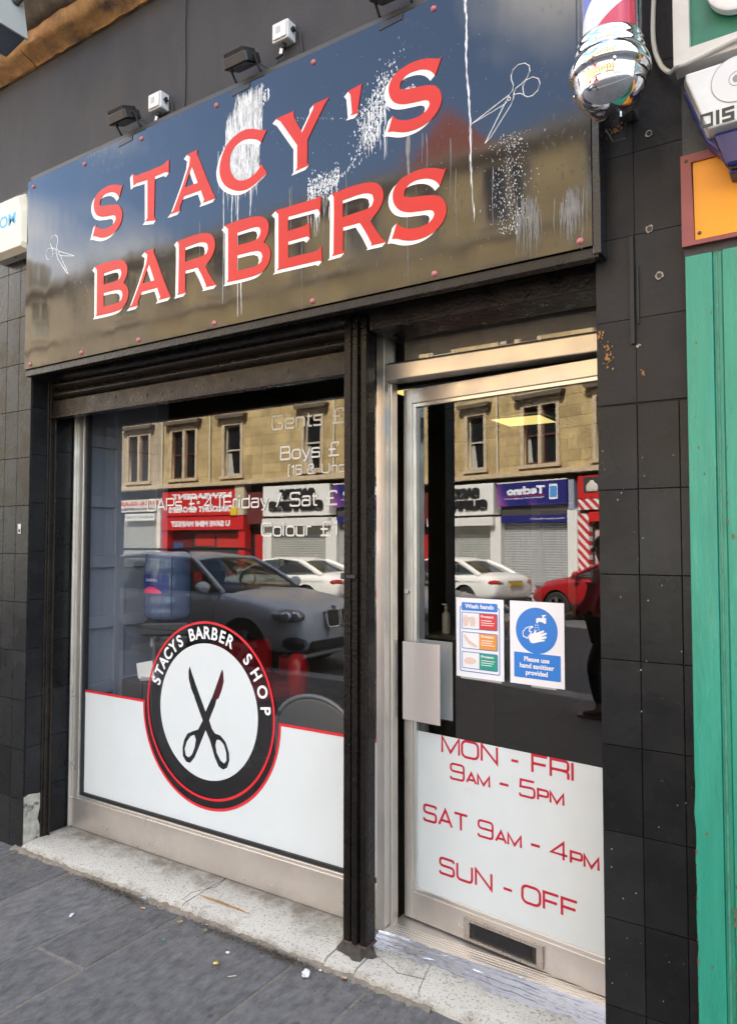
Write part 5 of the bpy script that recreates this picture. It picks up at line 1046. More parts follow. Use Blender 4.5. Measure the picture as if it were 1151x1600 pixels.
    mb = MB(); mb.prism([(x-.02, y), (x-.005, y+.008), (x+.018, y+.012), (x+.012, y), (x+.02, y-.008), (x-.008, y-.008)], -.008, -.006, GROUND); tag(mb.build('leaf', M('dark leaf', (.04, .035, .03), .8)), 'dark dead leaf on the step below the door frame', 'leaf')
    for x, y, a, lab in ((LIT['straw'][0], LIT['straw'][1], .7, 'thin pale splinter on the paving'), (LIT['straw2'][0], LIT['straw2'][1], -.2, 'longer pale splinter at the broken corner of the step')):
        mb = MB(); mb.tube([(-.016, 0, 0), (.016, .001, .001)], .0016, 5); o = tag(mb.build('wood_splinter', M('pale wood', (.55, .47, .35), .8)), lab, 'splinter'); o.location = (x, y, ZP+.003); o.rotation_euler = (0, 0, a)
    # dead moss and grit along the step foot: uncountable
    rr = random.Random(21); mb = MB()
    for i in range(2600):
        c = rr.choice((-3.2, -3.08, -2.95, -2.9, -2.4, -2.25, -2.1, -2.02, -1.95, -1.9)); x = c+rr.gauss(0, .07); y = -.034-abs(rr.gauss(0, .02)); s = rr.uniform(.003, .010)
        v = Vector((rr.uniform(-1, 1), rr.uniform(-1, 1), rr.uniform(.1, 1))).normalized(); u = v.cross(Vector((rr.random(), rr.random(), .3))).normalized(); p = Vector((x, y, ZP+.003+rr.uniform(0, .013)))
        mb.add([p-u*s*.2, p+u*s*.2, p+v*s*1.6], [(0, 1, 2)])
    for i in range(1500):
        x = rr.uniform(-3.9, -.8); y = -.03-abs(rr.gauss(0, .11)); s = rr.uniform(.0008, .0026)
        mb.add([(x-s, y-s, ZP+.0012), (x+s, y-s*.7, ZP+.0012), (x+s*.4, y+s, ZP+.0012), (x, y, ZP+.0012+s)], [(0, 1, 3), (1, 2, 3), (2, 0, 3)])
    tag(mb.build('grit', M('dead moss and grit', (.075, .055, .032), .95, island=.6)), kind='stuff')
litter()
# ------------------------------------------------------------------ the street opposite, seen in the glass
YF = -18.0
def ashlar(name, c1, c2, mortar):
    m = bpy.data.materials.new(name); m.use_nodes = True; MATS[name] = m; n, l = m.node_tree.nodes, m.node_tree.links; p = n['Principled BSDF']; p.inputs['Roughness'].default_value = .9
    tc = n.new('ShaderNodeTexCoord'); s = n.new('ShaderNodeSeparateXYZ'); c = n.new('ShaderNodeCombineXYZ'); l.new(tc.outputs['Object'], s.inputs[0]); l.new(s.outputs['X'], c.inputs[0]); l.new(s.outputs['Z'], c.inputs[1])
    b = n.new('ShaderNodeTexBrick'); b.inputs['Scale'].default_value = 1; b.inputs['Brick Width'].default_value = .95; b.inputs['Row Height'].default_value = .36; b.inputs['Mortar Size'].default_value = .011; b.offset_frequency = 2
    b.inputs['Color1'].default_value = (*c1, 1); b.inputs['Color2'].default_value = (*c2, 1); b.inputs['Mortar'].default_value = (*mortar, 1); b.inputs['Bias'].default_value = -.1; l.new(c.outputs[0], b.inputs['Vector'])
    no = n.new('ShaderNodeTexNoise'); no.inputs['Scale'].default_value = 1.5; no.inputs['Detail'].default_value = 12; no.inputs['Roughness'].default_value = .78; mpn = n.new('ShaderNodeMapping'); mpn.inputs['Scale'].default_value = (1, 1, .55); l.new(tc.outputs['Object'], mpn.inputs[0]); l.new(mpn.outputs[0], no.inputs['Vector'])
    mr = n.new('ShaderNodeMapRange'); mr.inputs[1].default_value = .3; mr.inputs[2].default_value = .7; mr.inputs[3].default_value = .42; mr.inputs[4].default_value = 1.35; l.new(no.outputs['Fac'], mr.inputs[0])
    v = n.new('ShaderNodeVectorMath'); v.operation = 'SCALE'; l.new(b.outputs['Color'], v.inputs[0]); l.new(mr.outputs[0], v.inputs['Scale']); l.new(v.outputs[0], p.inputs['Base Color'])
    bp_ = n.new('ShaderNodeBump'); bp_.inputs['Strength'].default_value = .5; bp_.inputs['Distance'].default_value = .02; l.new(b.outputs['Fac'], bp_.inputs['Height']); bp_.invert = True; l.new(bp_.outputs[0], p.inputs['Normal'])
    return m
def street():
    sand = ashlar('golden sandstone', (.58, .425, .195), (.44, .315, .14), (.31, .22, .10)); sand2 = ashlar('brown sandstone', (.50, .40, .26), (.40, .31, .19), (.24, .18, .11))
    trimst = M('sandstone dressing', (.52, .41, .26), .85, var=.3, vscale=5, bump=.3, dirt=((.12, .09, .06), 4, .6, .8))
    frame_r = M('brown sash paint', (.10, .035, .025), .5); frame_w = M('cream sash paint', (.5, .46, .36), .5)
    sooty = M('sooty hood stone', (.11, .085, .055), .9, var=.4, vscale=6)
    paneo = M('dark window pane', (.012, .014, .016), .05, spec=.8); curtain = M('pale curtain', (.42, .40, .34), .9, var=.2)
    cols1 = [(-22.7, 1.36), (-20.0, .84), (-16.1, .74), (-13.38, 1.26), (-10.9, .8), (-8.3, 1.3), (-5.6, .8), (-3.0, 1.3), (-.4, .8), (2.2, 1.3), (4.8, .8), (7.4, 1.3)]
    cols2 = [(-25.45, 1.26), (-28.85, .74), (-31.6, .8), (-34.4, 1.3), (-37.2, .8), (-40, 1.3), (-43, .8)]
    floors = [(4.32, 6.28), (7.75, 9.7), (11.28, 13.02)]
    def tenement(label, x0, x1, cols, st):
        r = empty('tenement_building', ((x0+x1)/2, YF-.3, 0), 0, label, 'building')
        holes = [rect(-x-w/2, a, -x+w/2, b) for x, w in cols for a, b in floors]
        flat('wall', [rect(-x1, 4.02, -x0, 13.3)]+holes, st, r, plane=OPPOSITE, off=(0, YF-.2, 0), thick=.4)
        mb = MB()
        for z0, z1, d in ((3.93, 4.02, .20), (4.02, 4.10, .14), (7.02, 7.14, .06), (10.86, 11.02, .12), (13.3, 13.42, .22), (13.42, 13.55, .34)): mb.box(x0, YF-.39, z0, x1, YF+d, z1)
        mb.build('string_course', trimst, r)
        made = {}
        for x, w in cols:
            for fi, (a, b) in enumerate(floors):
                key = (w > 1, fi)
                wr = empty('window', (x, YF, a)); wr.parent = r; wr.matrix_parent_inverse = parent_world(r).inverted(); h = b-a
                mb = MB(); s_ = .13
                mb.box(-w/2-s_, -.0, -.02, -w/2, .05, h); mb.box(w/2, 0, -.02, w/2+s_, .05, h); mb.box(-w/2-s_, 0, h, w/2+s_, .05, h+.17); mb.box(-w/2-s_-.06, 0, -.14, w/2+s_+.06, .13, -.02)
                if fi == 0:
                    mb.box(-w/2-.18, 0, h+.17, w/2+.18, .10, h+.26); mb.box(-w/2-.2, 0, h+.40, w/2+.2, .12, h+.46)
                    hb = MB(); hb.prism([(-w/2-.30, h+.26), (w/2+.30, h+.26), (w/2+.36, h+.36), (w/2+.36, h+.40), (-w/2-.36, h+.40), (-w/2-.36, h+.36)], 0, .24, OPPOSITE); hb.build('hood', sooty, wr, local=True)
                elif fi == 1: mb.box(-w/2-.25, 0, h+.2, w/2+.25, .18, h+.32)
                if w > 1: mb.box(-.07, -.12, 0, .07, .04, h)
                mb.build('surround', trimst, wr, local=True)
                fm = frame_w if (int(abs(x)*3)+fi) % 3 == 0 else frame_r
                mb = MB(); spans = ((-w/2, -.07), (.07, w/2)) if w > 1 else ((-w/2, w/2),)
                for p0, p1 in spans:
                    t = .05; mb.box(p0, -.16, 0, p0+t, -.1, h); mb.box(p1-t, -.16, 0, p1, -.1, h); mb.box(p0+t, -.16, h-.06, p1-t, -.1, h); mb.box(p0+t, -.16, 0, p1-t, -.1, .07); mb.box(p0+t, -.15, h*.5-.03, p1-t, -.09, h*.5+.03)
                mb.build('sash', fm, wr, local=True)
                mb = MB()
                for p0, p1 in spans: mb.add([(p0, -.155, 0), (p1, -.155, 0), (p1, -.155, h), (p0, -.155, h)], [(3, 2, 1, 0)])
                mb.build('pane', paneo, wr, local=True)
                if (int(abs(x)*5)+fi) % 2 == 0:
                    mb = MB(); p0, p1 = spans[0]; mb.add([(p0+.05, -.153, .07), (p0+.05+(p1-p0)*.35, -.153, .07), (p0+.05+(p1-p0)*.2, -.153, h*.45), (p0+.05, -.153, h*.48)], [(0, 1, 2, 3)]); mb.build('curtain', curtain, wr, local=True)
        mb = MB(); mb.prism([(YF+.3, 13.55), (YF-4.5, 16.6), (YF-9, 13.55)], x0, x1, Matrix(((0, 0, 1, 0), (1, 0, 0, 0), (0, 1, 0, 0), (0, 0, 0, 1)))); mb.build('roof', M('opposite slate', (.075, .078, .085), .7, var=.3, vscale=6), r)
        mb = MB(); mb.box(x0, YF-9, -.2, x1, YF-.6, 13.5); mb.build('rear', wood_dk, r)
        mb = MB()
        for k in range(1, 3):
            cx = (5.5, 8.0)[k-1] if x0 > -30 else (-43, -40)[k-1]; mb.box(cx-.9, YF-5.1, 15.8, cx+.9, YF-3.9, 18.0)
        mb.build('chimney', st, r)
        return r
    a = tenement('long golden sandstone tenement across the street, reflected in the window and door glass', -24.0, 9.0, cols1, sand)
    b = tenement('browner sandstone tenement across the street beyond the white downpipe, reflected at the left', -45.0, -24.0, cols2, sand2)
    pipe = M('cream downpipe', (.62, .55, .40), .6)
    for x in (-23.92, -21.15, -15.1):
        mb = MB(); mb.tube([(x, YF+.08, 4.1), (x, YF+.08, 13.3)], .035, 8); mb.build('downpipe', pipe, a)
    mb = MB(); mx = Matrix(((1, 0, 0, 0), (0, 0, 1, 0), (0, 1, 0, 0), (0, 0, 0, 1))); mb.prism([(-12.2, 13.5), (-8.9, 13.5), (-8.9, 14.15), (-10.55, 15.75), (-12.2, 14.15)], YF-1.6, YF-.5, mx); mb.build('red_gable', M('red sandstone', (.36, .09, .05), .85, var=.25, vscale=3), a)
    # ---- shopfronts
    shut = M('grey roller shutter', (.42, .42, .37), .45, metal=.3, var=.12, vscale=3); shut_w = M('pale shutter streaks', (.46, .46, .44), .4, metal=.4, var=.25, vscale=2, stretch=(6, 1, .2))
    white = M('white shop paint', (.72, .70, .64), .55, var=.06); redp = M('red shop paint', (.56, .02, .02), .4, var=.06); navy = M('navy sign', (.02, .022, .15), .35); dark = M('dark opening', (.012, .011, .01), .6); blackl = M('black raised lettering', (.016, .016, .015), .5)
    def sx(x): return -x
    def rollers(par, x0, x1, z0, z1, y, mat):
        mb = MB(); z = z0
        while z < z1-.01:
            zt = min(z1, z+.085); mb.add([(x0, y, z), (x1, y, z), (x1, y+.018, (z+zt)/2), (x0, y+.018, (z+zt)/2), (x0, y, zt), (x1, y, zt)], [(0, 1, 2, 3), (3, 2, 5, 4)]); z = zt
        return mb.build('shutter', mat, par, smooth=None)
    def bxp(par, name, mat, x0, x1, z0, z1, y0, y1, bv=0): mb = MB(); mb.box(x0, y0, z0, x1, y1, z1); return mb.build(name, mat, par, bevel=bv)
    def tx(par, s, x_left, z, w, h, mat, y, bold=.02, nm='lettering'): return text(nm, s, .5, mat, par, plane=OPPOSITE, off=(x_left, y, z), fit=(w, h), bold=bold)
    def shop(label, x0, x1):
        r = empty('shopfront', ((x0+x1)/2, YF, 0), 0, label, 'shopfront'); bxp(r, 'recess', dark, x0, x1, -.1, 3.93, YF-.6, YF-.35); return r
    # OPPOSITE maps local +X to world -x, so text starts at its +x end
    r = shop('glazier shopfront with cream sign and grey shutter, leftmost in the window reflection', -26.95, -24.0)
    bxp(r, 'sign_board', M('cream sign', (.66, .60, .48), .5), -26.9, -24.02, 3.0, 3.52, YF-.3, YF+.05); tx(r, 'D.G.S. GLASS', -24.15, 3.27, 2.6, .17, redp, YF+.052); tx(r, 'GLAZING & REPAIRS', -24.15, 3.07, 2.4, .10, MATS['navy sign'], YF+.052)
    bxp(r, 'sub_sign', white, -26.3, -24.4, 2.62, 2.92, YF-.3, YF+.02); tx(r, 'GLASS CUT TO SIZE', -24.5, 2.72, 1.7, .1, blackl, YF+.022, .008)
    rollers(r, -26.6, -24.3, .0, 2.62, YF-.2, shut); bxp(r, 'pilaster', white, -24.22, -24.02, 0, 3.0, YF-.3, YF+.04); bxp(r, 'pilaster', M('yellow trim', (.6, .42, .08), .5), -24.28, -24.23, 0, 2.9, YF-.3, YF+.03)
    r = shop('red newsagent and mini market shopfront, reflected in the middle of the window', -23.95, -19.28)
    bxp(r, 'sign_board', redp, -23.88, -19.8, 2.77, 3.80, YF-.3, YF+.06); tx(r, 'NEWSAGENT', -20.0, 3.43, 3.3, .24, white_l, YF+.062, .03); tx(r, '&', -21.7, 3.24, .2, .13, white_l, YF+.062); tx(r, 'DISCOUNT GROCERS', -19.95, 2.90, 3.55, .25, white_l, YF+.062, .03)
    bxp(r, 'lower_sign', redp, -23.85, -19.3, 2.19, 2.72, YF-.3, YF+.12); tx(r, 'U SAVE MINI MARKET', -20.0, 2.32, 3.3, .24, white_l, YF+.122, .03)
    bxp(r, 'pilaster', redp, -23.9, -23.55, 0, 2.19, YF-.3, YF+.06); bxp(r, 'pilaster', redp, -19.62, -19.28, 0, 2.19, YF-.3, YF+.06); bxp(r, 'pilaster', M('cream pilaster', (.55, .47, .33), .7), -19.78, -19.3, 2.75, 3.95, YF-.3, YF+.1)
    bxp(r, 'shop_door', M('dark red door', (.14, .02, .02), .3), -23.5, -22.4, 0, 2.1, YF-.3, YF-.2); bxp(r, 'display_window', M('display glass', (.05, .05, .05), .06, spec=.8), -22.35, -19.65, .5, 2.18, YF-.25, YF-.18); bxp(r, 'stall_riser', redp, -22.35, -19.65, 0, .5, YF-.3, YF-.1)
    bxp(r, 'window_poster', M('red poster', (.5, .04, .03), .4), -22.2, -21.1, 1.55, 2.05, YF-.18, YF-.17); bxp(r, 'window_poster', MATS['red poster'], -21.0, -19.8, 1.5, 2.05, YF-.18, YF-.17)
    bxp(r, 'yellow_alarm', M('yellow alarm', (.75, .52, .03), .4), -19.95, -19.62, 2.72, 3.05, YF+.06, YF+.2, .04); bxp(r, 'blue_panel', M('blue panel', (.04, .08, .2), .5), -23.5, -22.9, 1.0, 1.7, YF-.2, YF-.19)
    r = shop('dark red close entrance between the newsagent and the supper bar, reflected', -19.25, -18.36)
    bxp(r, 'upper_panel', M('maroon panel', (.13, .025, .022), .5), -19.25, -18.4, 2.4, 3.6, YF-.3, YF-.02); bxp(r, 'close_door', M('close door red', (.42, .02, .02), .35), -18.95, -18.4, 0, 2.0, YF-.3, YF-.15); bxp(r, 'close_post', white, -18.42, -18.32, 0, 2.4, YF-.3, YF+.02)
    r = shop('white SARRY SUPPERS shopfront with black raised letters and grey shutter, reflected twice', -18.34, -15.22)
    wsign = M('white sign face', (.78, .76, .70), .5); bxp(r, 'sign_board', wsign, -18.32, -15.24, 2.66, 3.78, YF-.3, YF+.14, .01)
    for s_, xl, z, w in (('SARRY', -15.85, 3.30, 1.65), ('SUPPERS', -15.5, 2.86, 2.5)):
        o = tx(r, s_, xl, z, w, .33, blackl, YF+.18, .05, 'raised_letters'); so_ = o.modifiers.new('s', 'SOLIDIFY'); so_.thickness = .05; so_.offset = 0
    bxp(r, 'shutter_housing', white, -18.3, -15.22, 2.28, 2.58, YF-.3, YF+.22, .01); bxp(r, 'pilaster', white, -18.28, -17.98, 0, 2.28, YF-.3, YF+.04); bxp(r, 'pilaster', white, -15.46, -15.0, 0, 2.58, YF-.3, YF+.04); rollers(r, -17.98, -15.46, .75, 2.28, YF-.15, shut)
    r = shop('Techno phone shop with navy and purple sign and streaked grey shutter, reflected in the door', -15.0, -12.35)
    tm = bpy.data.materials.new('navy purple sign'); tm.use_nodes = True; n, l = tm.node_tree.nodes, tm.node_tree.links; p = n['Principled BSDF']; p.inputs['Roughness'].default_value = .35
    tc = n.new('ShaderNodeTexCoord'); no = n.new('ShaderNodeTexNoise'); no.inputs['Scale'].default_value = .9; no.inputs['Detail'].default_value = 1; mp = n.new('ShaderNodeMapping'); mp.inputs['Scale'].default_value = (1, 1, .5); l.new(tc.outputs['Object'], mp.inputs[0]); l.new(mp.outputs[0], no.inputs['Vector'])
    cr = ramp(n, [(.48, (.02, .022, .16)), (.6, (.16, .05, .26)), (.7, (.36, .12, .30))]); l.new(no.outputs['Fac'], cr.inputs[0]); l.new(cr.outputs[0], p.inputs['Base Color'])
    bxp(r, 'sign_board', tm, -15.12, -12.36, 2.93, 3.72, YF-.3, YF+.08); bxp(r, 'sign_trim', white, -15.13, -12.35, 3.72, 3.76, YF-.3, YF+.09); tx(r, 'Techno', -13.15, 3.30, 1.55, .28, white_l, YF+.082, .03); tx(r, 'Mobile Phone & Computer Centre', -13.2, 3.14, 1.6, .075, white_l, YF+.082, .004); bxp(r, 'red_line', redp, -14.75, -13.15, 3.245, 3.265, YF+.08, YF+.083)
    flat('phone_picture', [rect(12.68, 3.1, 13.0, 3.6, .04)], white_l, r, plane=OPPOSITE, off=(0, YF+.083, 0)); flat('phone_screen', [rect(12.71, 3.17, 12.97, 3.53)], M('phone screen blue', (.08, .3, .62), .3), r, plane=OPPOSITE, off=(0, YF+.085, 0))
    bxp(r, 'lower_band', navy, -15.0, -12.37, 2.36, 2.6, YF-.3, YF+.02); tx(r, 'Phones, Laptops & Accessories', -12.5, 2.44, 1.3, .07, white_l, YF+.022, .004); bxp(r, 'shutter_box', M('shutter box brown', (.06, .05, .05), .7), -15.0, -12.37, 2.6, 2.93, YF-.3, YF-.02); rollers(r, -15.0, -12.37, .0, 2.36, YF-.2, shut_w)  # dark brown shutter box, set back between the sign and the blue band
    bxp(r, 'pilaster', white, -12.36, -12.0, 0, 2.75, YF-.3, YF+.04); bxp(r, 'grey_pipe', M('grey pipe', (.3, .32, .4), .4), -12.3, -12.1, 2.75, 3.7, YF-.2, YF+.06)
    r = shop('red shopfront with a framed picture and striped pillar, rightmost in the door reflection', -11.98, -8.4)
    bxp(r, 'sign_board', redp, -11.95, -8.45, 3.07, 3.80, YF-.3, YF+.08); bxp(r, 'picture', M('dark picture', (.05, .045, .04), .5), -11.75, -11.15, 3.25, 3.74, YF+.08, YF+.09)
    mb = MB(); mb.lathe([(0, 0), (.17, .01), (.21, .08), (.2, .2), (.12, .27), (.07, .3), (.07, .34), (0, .36)], (-11.45, YF+.09, 3.28), 18, Matrix.Diagonal((1, .2, 1, 1))); mb.build('picture_pot', M('pale pot', (.6, .55, .46), .6), r, smooth=60)
    sm_ = bpy.data.materials.new('red white stripes'); sm_.use_nodes = True; n, l = sm_.node_tree.nodes, sm_.node_tree.links; p = n['Principled BSDF']; tc = n.new('ShaderNodeTexCoord'); wv = n.new('ShaderNodeVectorMath'); wv.operation = 'DOT_PRODUCT'; wv.inputs[1].default_value = (3.4, 0, 3.4); l.new(tc.outputs['Object'], wv.inputs[0])
    f_ = n.new('ShaderNodeMath'); f_.operation = 'FRACT'; l.new(wv.outputs['Value'], f_.inputs[0]); cr = ramp(n, [(0, (.56, .03, .03)), (.5, (.72, .70, .66))]); cr.color_ramp.interpolation = 'CONSTANT'; l.new(f_.outputs[0], cr.inputs[0]); l.new(cr.outputs[0], p.inputs['Base Color'])
    bxp(r, 'striped_band', sm_, -11.95, -8.45, 2.72, 3.05, YF-.3, YF+.07); bxp(r, 'striped_pillar', sm_, -11.98, -11.6, 0, 2.6, YF-.3, YF+.05); bxp(r, 'small_sign', redp, -11.6, -10.2, 2.35, 2.65, YF-.3, YF+.06); tx(r, 'Meats', -10.5, 2.43, .7, .14, white_l, YF+.062)
    bxp(r, 'display_window', MATS['display glass'], -11.6, -8.5, .5, 2.3, YF-.25, YF-.18); bxp(r, 'window_poster', M('pale poster', (.55, .4, .36), .5, var=.5, vscale=3), -11.5, -10.9, 1.0, 2.1, YF-.18, YF-.17); bxp(r, 'stall_riser', redp, -11.6, -8.5, 0, .5, YF-.3, YF-.1)
    for x0, x1, mt, lab in ((-36, -27, M('green shop sign', (.03, .12, .07), .4), 'shuttered green shopfront at the far left of the opposite terrace'), (-8.35, -4.2, M('blue shop sign', (.03, .10, .3), .4), 'blue shopfront opposite the green shop, only caught in the chrome dome'), (-4.1, .2, M('cream shop sign', (.55, .5, .4), .5), 'cream shopfront opposite the barber shop, caught in the chrome dome'), (.3, 8.5, M('brown shop sign', (.12, .06, .03), .5), 'brown shopfront at the right end of the opposite terrace')):
        r = shop(lab, x0, x1); bxp(r, 'sign_board', mt, x0+.05, x1-.05, 2.9, 3.75, YF-.3, YF+.08); rollers(r, x0+.3, x1-.3, 0, 2.9, YF-.2, shut); bxp(r, 'pilaster', white, x0, x0+.3, 0, 2.9, YF-.3, YF+.04)
street()
# ------------------------------------------------------------------ cars
def car(name, label, loc, rz, paint, st, cab, wheels, kind):
    r = empty(name, loc, rz, label, 'car')
    cg = glass('car glass', (.42, .46, .46), 1.5, 2.0); tyre = M('tyre', (.018, .018, .018), .8); rim = M('alloy', (.55, .55, .56), .3, metal=.8); dk = M('car dark trim', (.02, .02, .021), .5); chr_ = chrome
    # lower body: lofted sections, smoothed, wheel arches cut out
    mb = MB(); vs = []; m = 9
    for (x, zb, zs, zt, wb, wm, wt) in st:
        half = [(0, zb), (wb*.9, zb), (wm, zb+.14), (wm*1.01, (zb+zs)/2), (wm*.985, zs-.05), (wt, zs+(zt-zs)*.55), (wt*.72, zt-.004), (wt*.35, zt+.012), (0, zt+.018)]
        vs.append([(x, y, z) for y, z in half]+[(x, -y, z) for y, z in half[-2:0:-1]])
    n = len(vs[0]); flatv = [p for q in vs for p in q]
    fs = [(i*n+k, i*n+(k+1) % n, (i+1)*n+(k+1) % n, (i+1)*n+k) for i in range(len(st)-1) for k in range(n)]+[tuple(range(n))[::-1], tuple((len(st)-1)*n+k for k in range(n))]
    mb.add(flatv, fs); b = mb.build('body', paint, None); ss = b.modifiers.new('s', 'SUBSURF'); ss.levels = ss.render_levels = 2
    cut = MB()
    for x in wheels[:2]: cut.lathe([(wheels[2]+.055, -1.2), (wheels[2]+.055, 1.2)], (x, 0, wheels[2]+.005), 40, Matrix.Rotation(pi/2, 4, 'X'))
    co = cut.build('tmpcut', None); co.data.materials.append(dk); bo = b.modifiers.new('b', 'BOOLEAN'); bo.operation = 'DIFFERENCE'; bo.object = co; bo.solver = 'EXACT'
    try: bo.material_mode = 'TRANSFER'
    except Exception: pass
    dg = bpy.context.evaluated_depsgraph_get(); me = bpy.data.meshes.new_from_object(b.evaluated_get(dg), depsgraph=dg)
    bpy.data.objects.remove(b); bpy.data.objects.remove(co)
    b = put(bpy.data.objects.new('body', me), 'body', None, r, local=True, smooth=35)
    xb0, xr0, xr1, xb1, zb, zr, wb, wr = cab      # windscreen base, roof front, roof rear, rear glass base; belt, roof heights; half widths
    def roofz(x, y):
        t = (x-xr1)/(xr0-xr1); return zr-.05*(y/wr)**2-.06*(2*t-1)**4-.02*(1-t)
    mb = MB(); N, K = 14, 10; vs = []
    for i in range(N+1):
        x = xr1-.05+(xr0-xr1+.1)*i/N
        for k in range(K+1): y = wr*1.03*(2*k/K-1); vs.append((x, y, roofz(x, y)))
    mb.add(vs, [(i*(K+1)+k, (i+1)*(K+1)+k, (i+1)*(K+1)+k+1, i*(K+1)+k+1) for i in range(N) for k in range(K)]); o = mb.build('roof', paint, r, smooth=60, local=True); so_ = o.modifiers.new('s', 'SOLIDIFY'); so_.thickness = .035; so_.offset = -1
    zf, ze = roofz(xr0, wr)-.01, roofz(xr1, wr)-.01
    mb = MB()
    for s in (-1, 1):
        for pa, pb, w in (((xb0, s*wb, zb), (xr0, s*wr, zf), .038), ((xb1, s*wb*.97, zb), (xr1, s*wr, ze), .075)):
            pa, pb = Vector(pa), Vector(pb); mid = (pa+pb)/2+Vector((0, s*.02, .02)); mb.tube([pa, pa.lerp(mid, .5), mid, mid.lerp(pb, .5), pb], w, 8)
        mb.tube([(xr0, s*wr, zf+.008), ((xr0+xr1)/2, s*wr*1.02, roofz((xr0+xr1)/2, wr)), (xr1, s*wr, ze+.008)], .032, 8)
    mb.build('pillar', paint, r, smooth=60, local=True)
    def gl(nm, p00, p10, p11, p01, bow, nn=8):
        mb = MB(); vs = []; p00, p10, p11, p01 = map(Vector, (p00, p10, p11, p01))
        for j in range(nn+1):
            for i in range(nn+1):
                u, v = i/nn, j/nn; q = p00.lerp(p10, u).lerp(p01.lerp(p11, u), v); vs.append(q+Vector(bow)*4*(u*(1-u)))
        mb.add(vs, [(j*(nn+1)+i, j*(nn+1)+i+1, (j+1)*(nn+1)+i+1, (j+1)*(nn+1)+i) for j in range(nn) for i in range(nn)]); return mb.build(nm, cg, r, smooth=60, local=True)
    gl('windscreen', (xb0, -wb, zb), (xb0, wb, zb), (xr0, wr, zf), (xr0, -wr, zf), (.07, 0, .02)); gl('rear_screen', (xb1, wb*.97, zb), (xb1, -wb*.97, zb), (xr1, -wr, ze), (xr1, wr, ze), (-.05, 0, .02))
    for s in (-1, 1):
        gl('side_window', (xb0-.04, s*wb*1.005, zb), (xb1+.05, s*wb*.975, zb), (xr1, s*wr*1.01, ze), (xr0, s*wr*1.01, zf), (0, s*.03, 0))
        xm = (xr0+xr1)/2+.1; mb = MB(); mb.tube([(xm+.02, s*(wb+.022), zb-.01), (xm-.02, s*(wr+.035), roofz(xm, wr)-.005)], .03, 6); mb.tube([(xb0-.05, s*(wb*1.005+.012), zb+.004), ((xb0+xb1)/2, s*(wb+.04), zb+.006), (xb1+.05, s*(wb*.975+.012), zb+.004)], .012, 6); mb.build('window_trim', dk, r, local=True)
    # seats, dash, wheel
    mb = MB(); mb.box(xb1+.1, -wb*.9, zb-.05, xb0+.1, wb*.9, zb+.025)
    for x in (xr0-.55, xr1+.65):
        for y in (-.36, .36): mb.box(x-.12, y-.22, zb, x, y+.22, zb+.24); mb.box(x-.1, y-.12, zb+.25, x-.03, y+.12, zb+.40)
    mb.build('seats', M('car seats', (.03, .03, .032), .7), r, bevel=.02, local=True)
    mb = MB(); mb.tube([(xr0+.15+.05*cos(a*pi/10), -.36+.17*cos(a*pi/10+pi/2), zb+.10+.17*sin(a*pi/10+pi/2)) for a in range(21)], .013, 6); mb.build('steering_wheel', dk, r, local=True)
    # wheels
    R_ = wheels[2]; wt_ = wheels[3]; w0 = None
    for x in wheels[:2]:
        for s in (-1, 1):
            if w0 is None:
                w0 = empty('wheel'); mb = MB(); mb.lathe([(R_*.66, -.11), (R_*.9, -.115), (R_, -.09), (R_, .09), (R_*.9, .115), (R_*.66, .11)], (0, 0, 0), 36, Matrix.Rotation(pi/2, 4, 'X'), caps=False); mb.build('tyre', tyre, w0, local=True, smooth=40)
                mb = MB(); mb.lathe([(R_*.66, -.10), (R_*.69, -.112), (R_*.61, -.09), (R_*.61, .09), (R_*.69, .112), (R_*.66, .10)], (0, 0, 0), 36, Matrix.Rotation(pi/2, 4, 'X'), caps=False)
                for k in range(5):
                    for dq in (-.12, .12):
                        T = Matrix.Rotation(2*pi*k/5+dq, 4, 'Y'); mb.box(-.022, -.105, .03, .022, -.075, R_*.64, T); mb.box(-.022, .075, .03, .022, .105, R_*.64, T)
                mb.lathe([(0, -.112), (.06, -.11), (.07, -.07), (.07, .07), (.06, .11), (0, .112)], (0, 0, 0), 16, Matrix.Rotation(pi/2, 4, 'X')); mb.build('rim', rim, w0, local=True)
                w = w0
            else: w = dup(w0)
            w.parent = r; w.location = (x, s*wt_, R_)
            # dark disc behind the spokes
    mb = MB()
    for x in wheels[:2]:
        mb.lathe([(0, -wt_+.02), (R_*.6, -wt_+.02)], (x, 0, R_), 24, Matrix.Rotation(pi/2, 4, 'X')); mb.lathe([(0, wt_-.02), (R_*.6, wt_-.02)], (x, 0, R_), 24, Matrix.Rotation(pi/2, 4, 'X'))
        mb.box(x-.3, -wt_+.14, .18, x+.3, wt_-.14, .3)
    mb.build('underside', dk, r, local=True)
    def ell(nm, c, rad, mat, par=None): 
        bm = bmesh.new(); bmesh.ops.create_uvsphere(bm, u_segments=20, v_segments=12, radius=1)
        for v in bm.verts: v.co = Vector((v.co.x*rad[0]+c[0], v.co.y*rad[1]+c[1], v.co.z*rad[2]+c[2]))
        me = bpy.data.meshes.new(nm); bm.to_mesh(me); bm.free(); return put(bpy.data.objects.new(nm, me), nm, mat, par or r, local=True, smooth=180)
    xf, xk = st[-1][0], st[0][0]
    for s in (-1, 1): 
        h = ell('door_mirror', (xb0-.22, s*(wb+.19), zb+.07), (.075, .13, .085), paint); mb = MB(); mb.tube([(xb0-.2, s*(wb+.02), zb+.0), (xb0-.22, s*(wb+.12), zb+.03)], .025, 8); mb.build('mirror_stalk', dk, h)
    hl = M('headlight glass', (.20, .21, .23), .05, spec=.8); tl = M('tail light red', (.42, .012, .012), .12); am = M('number plate white', (.65, .65, .62), .4); yp = M('number plate yellow', (.72, .46, .02), .4)
    return r, ell, hl, tl, am, yp, dk
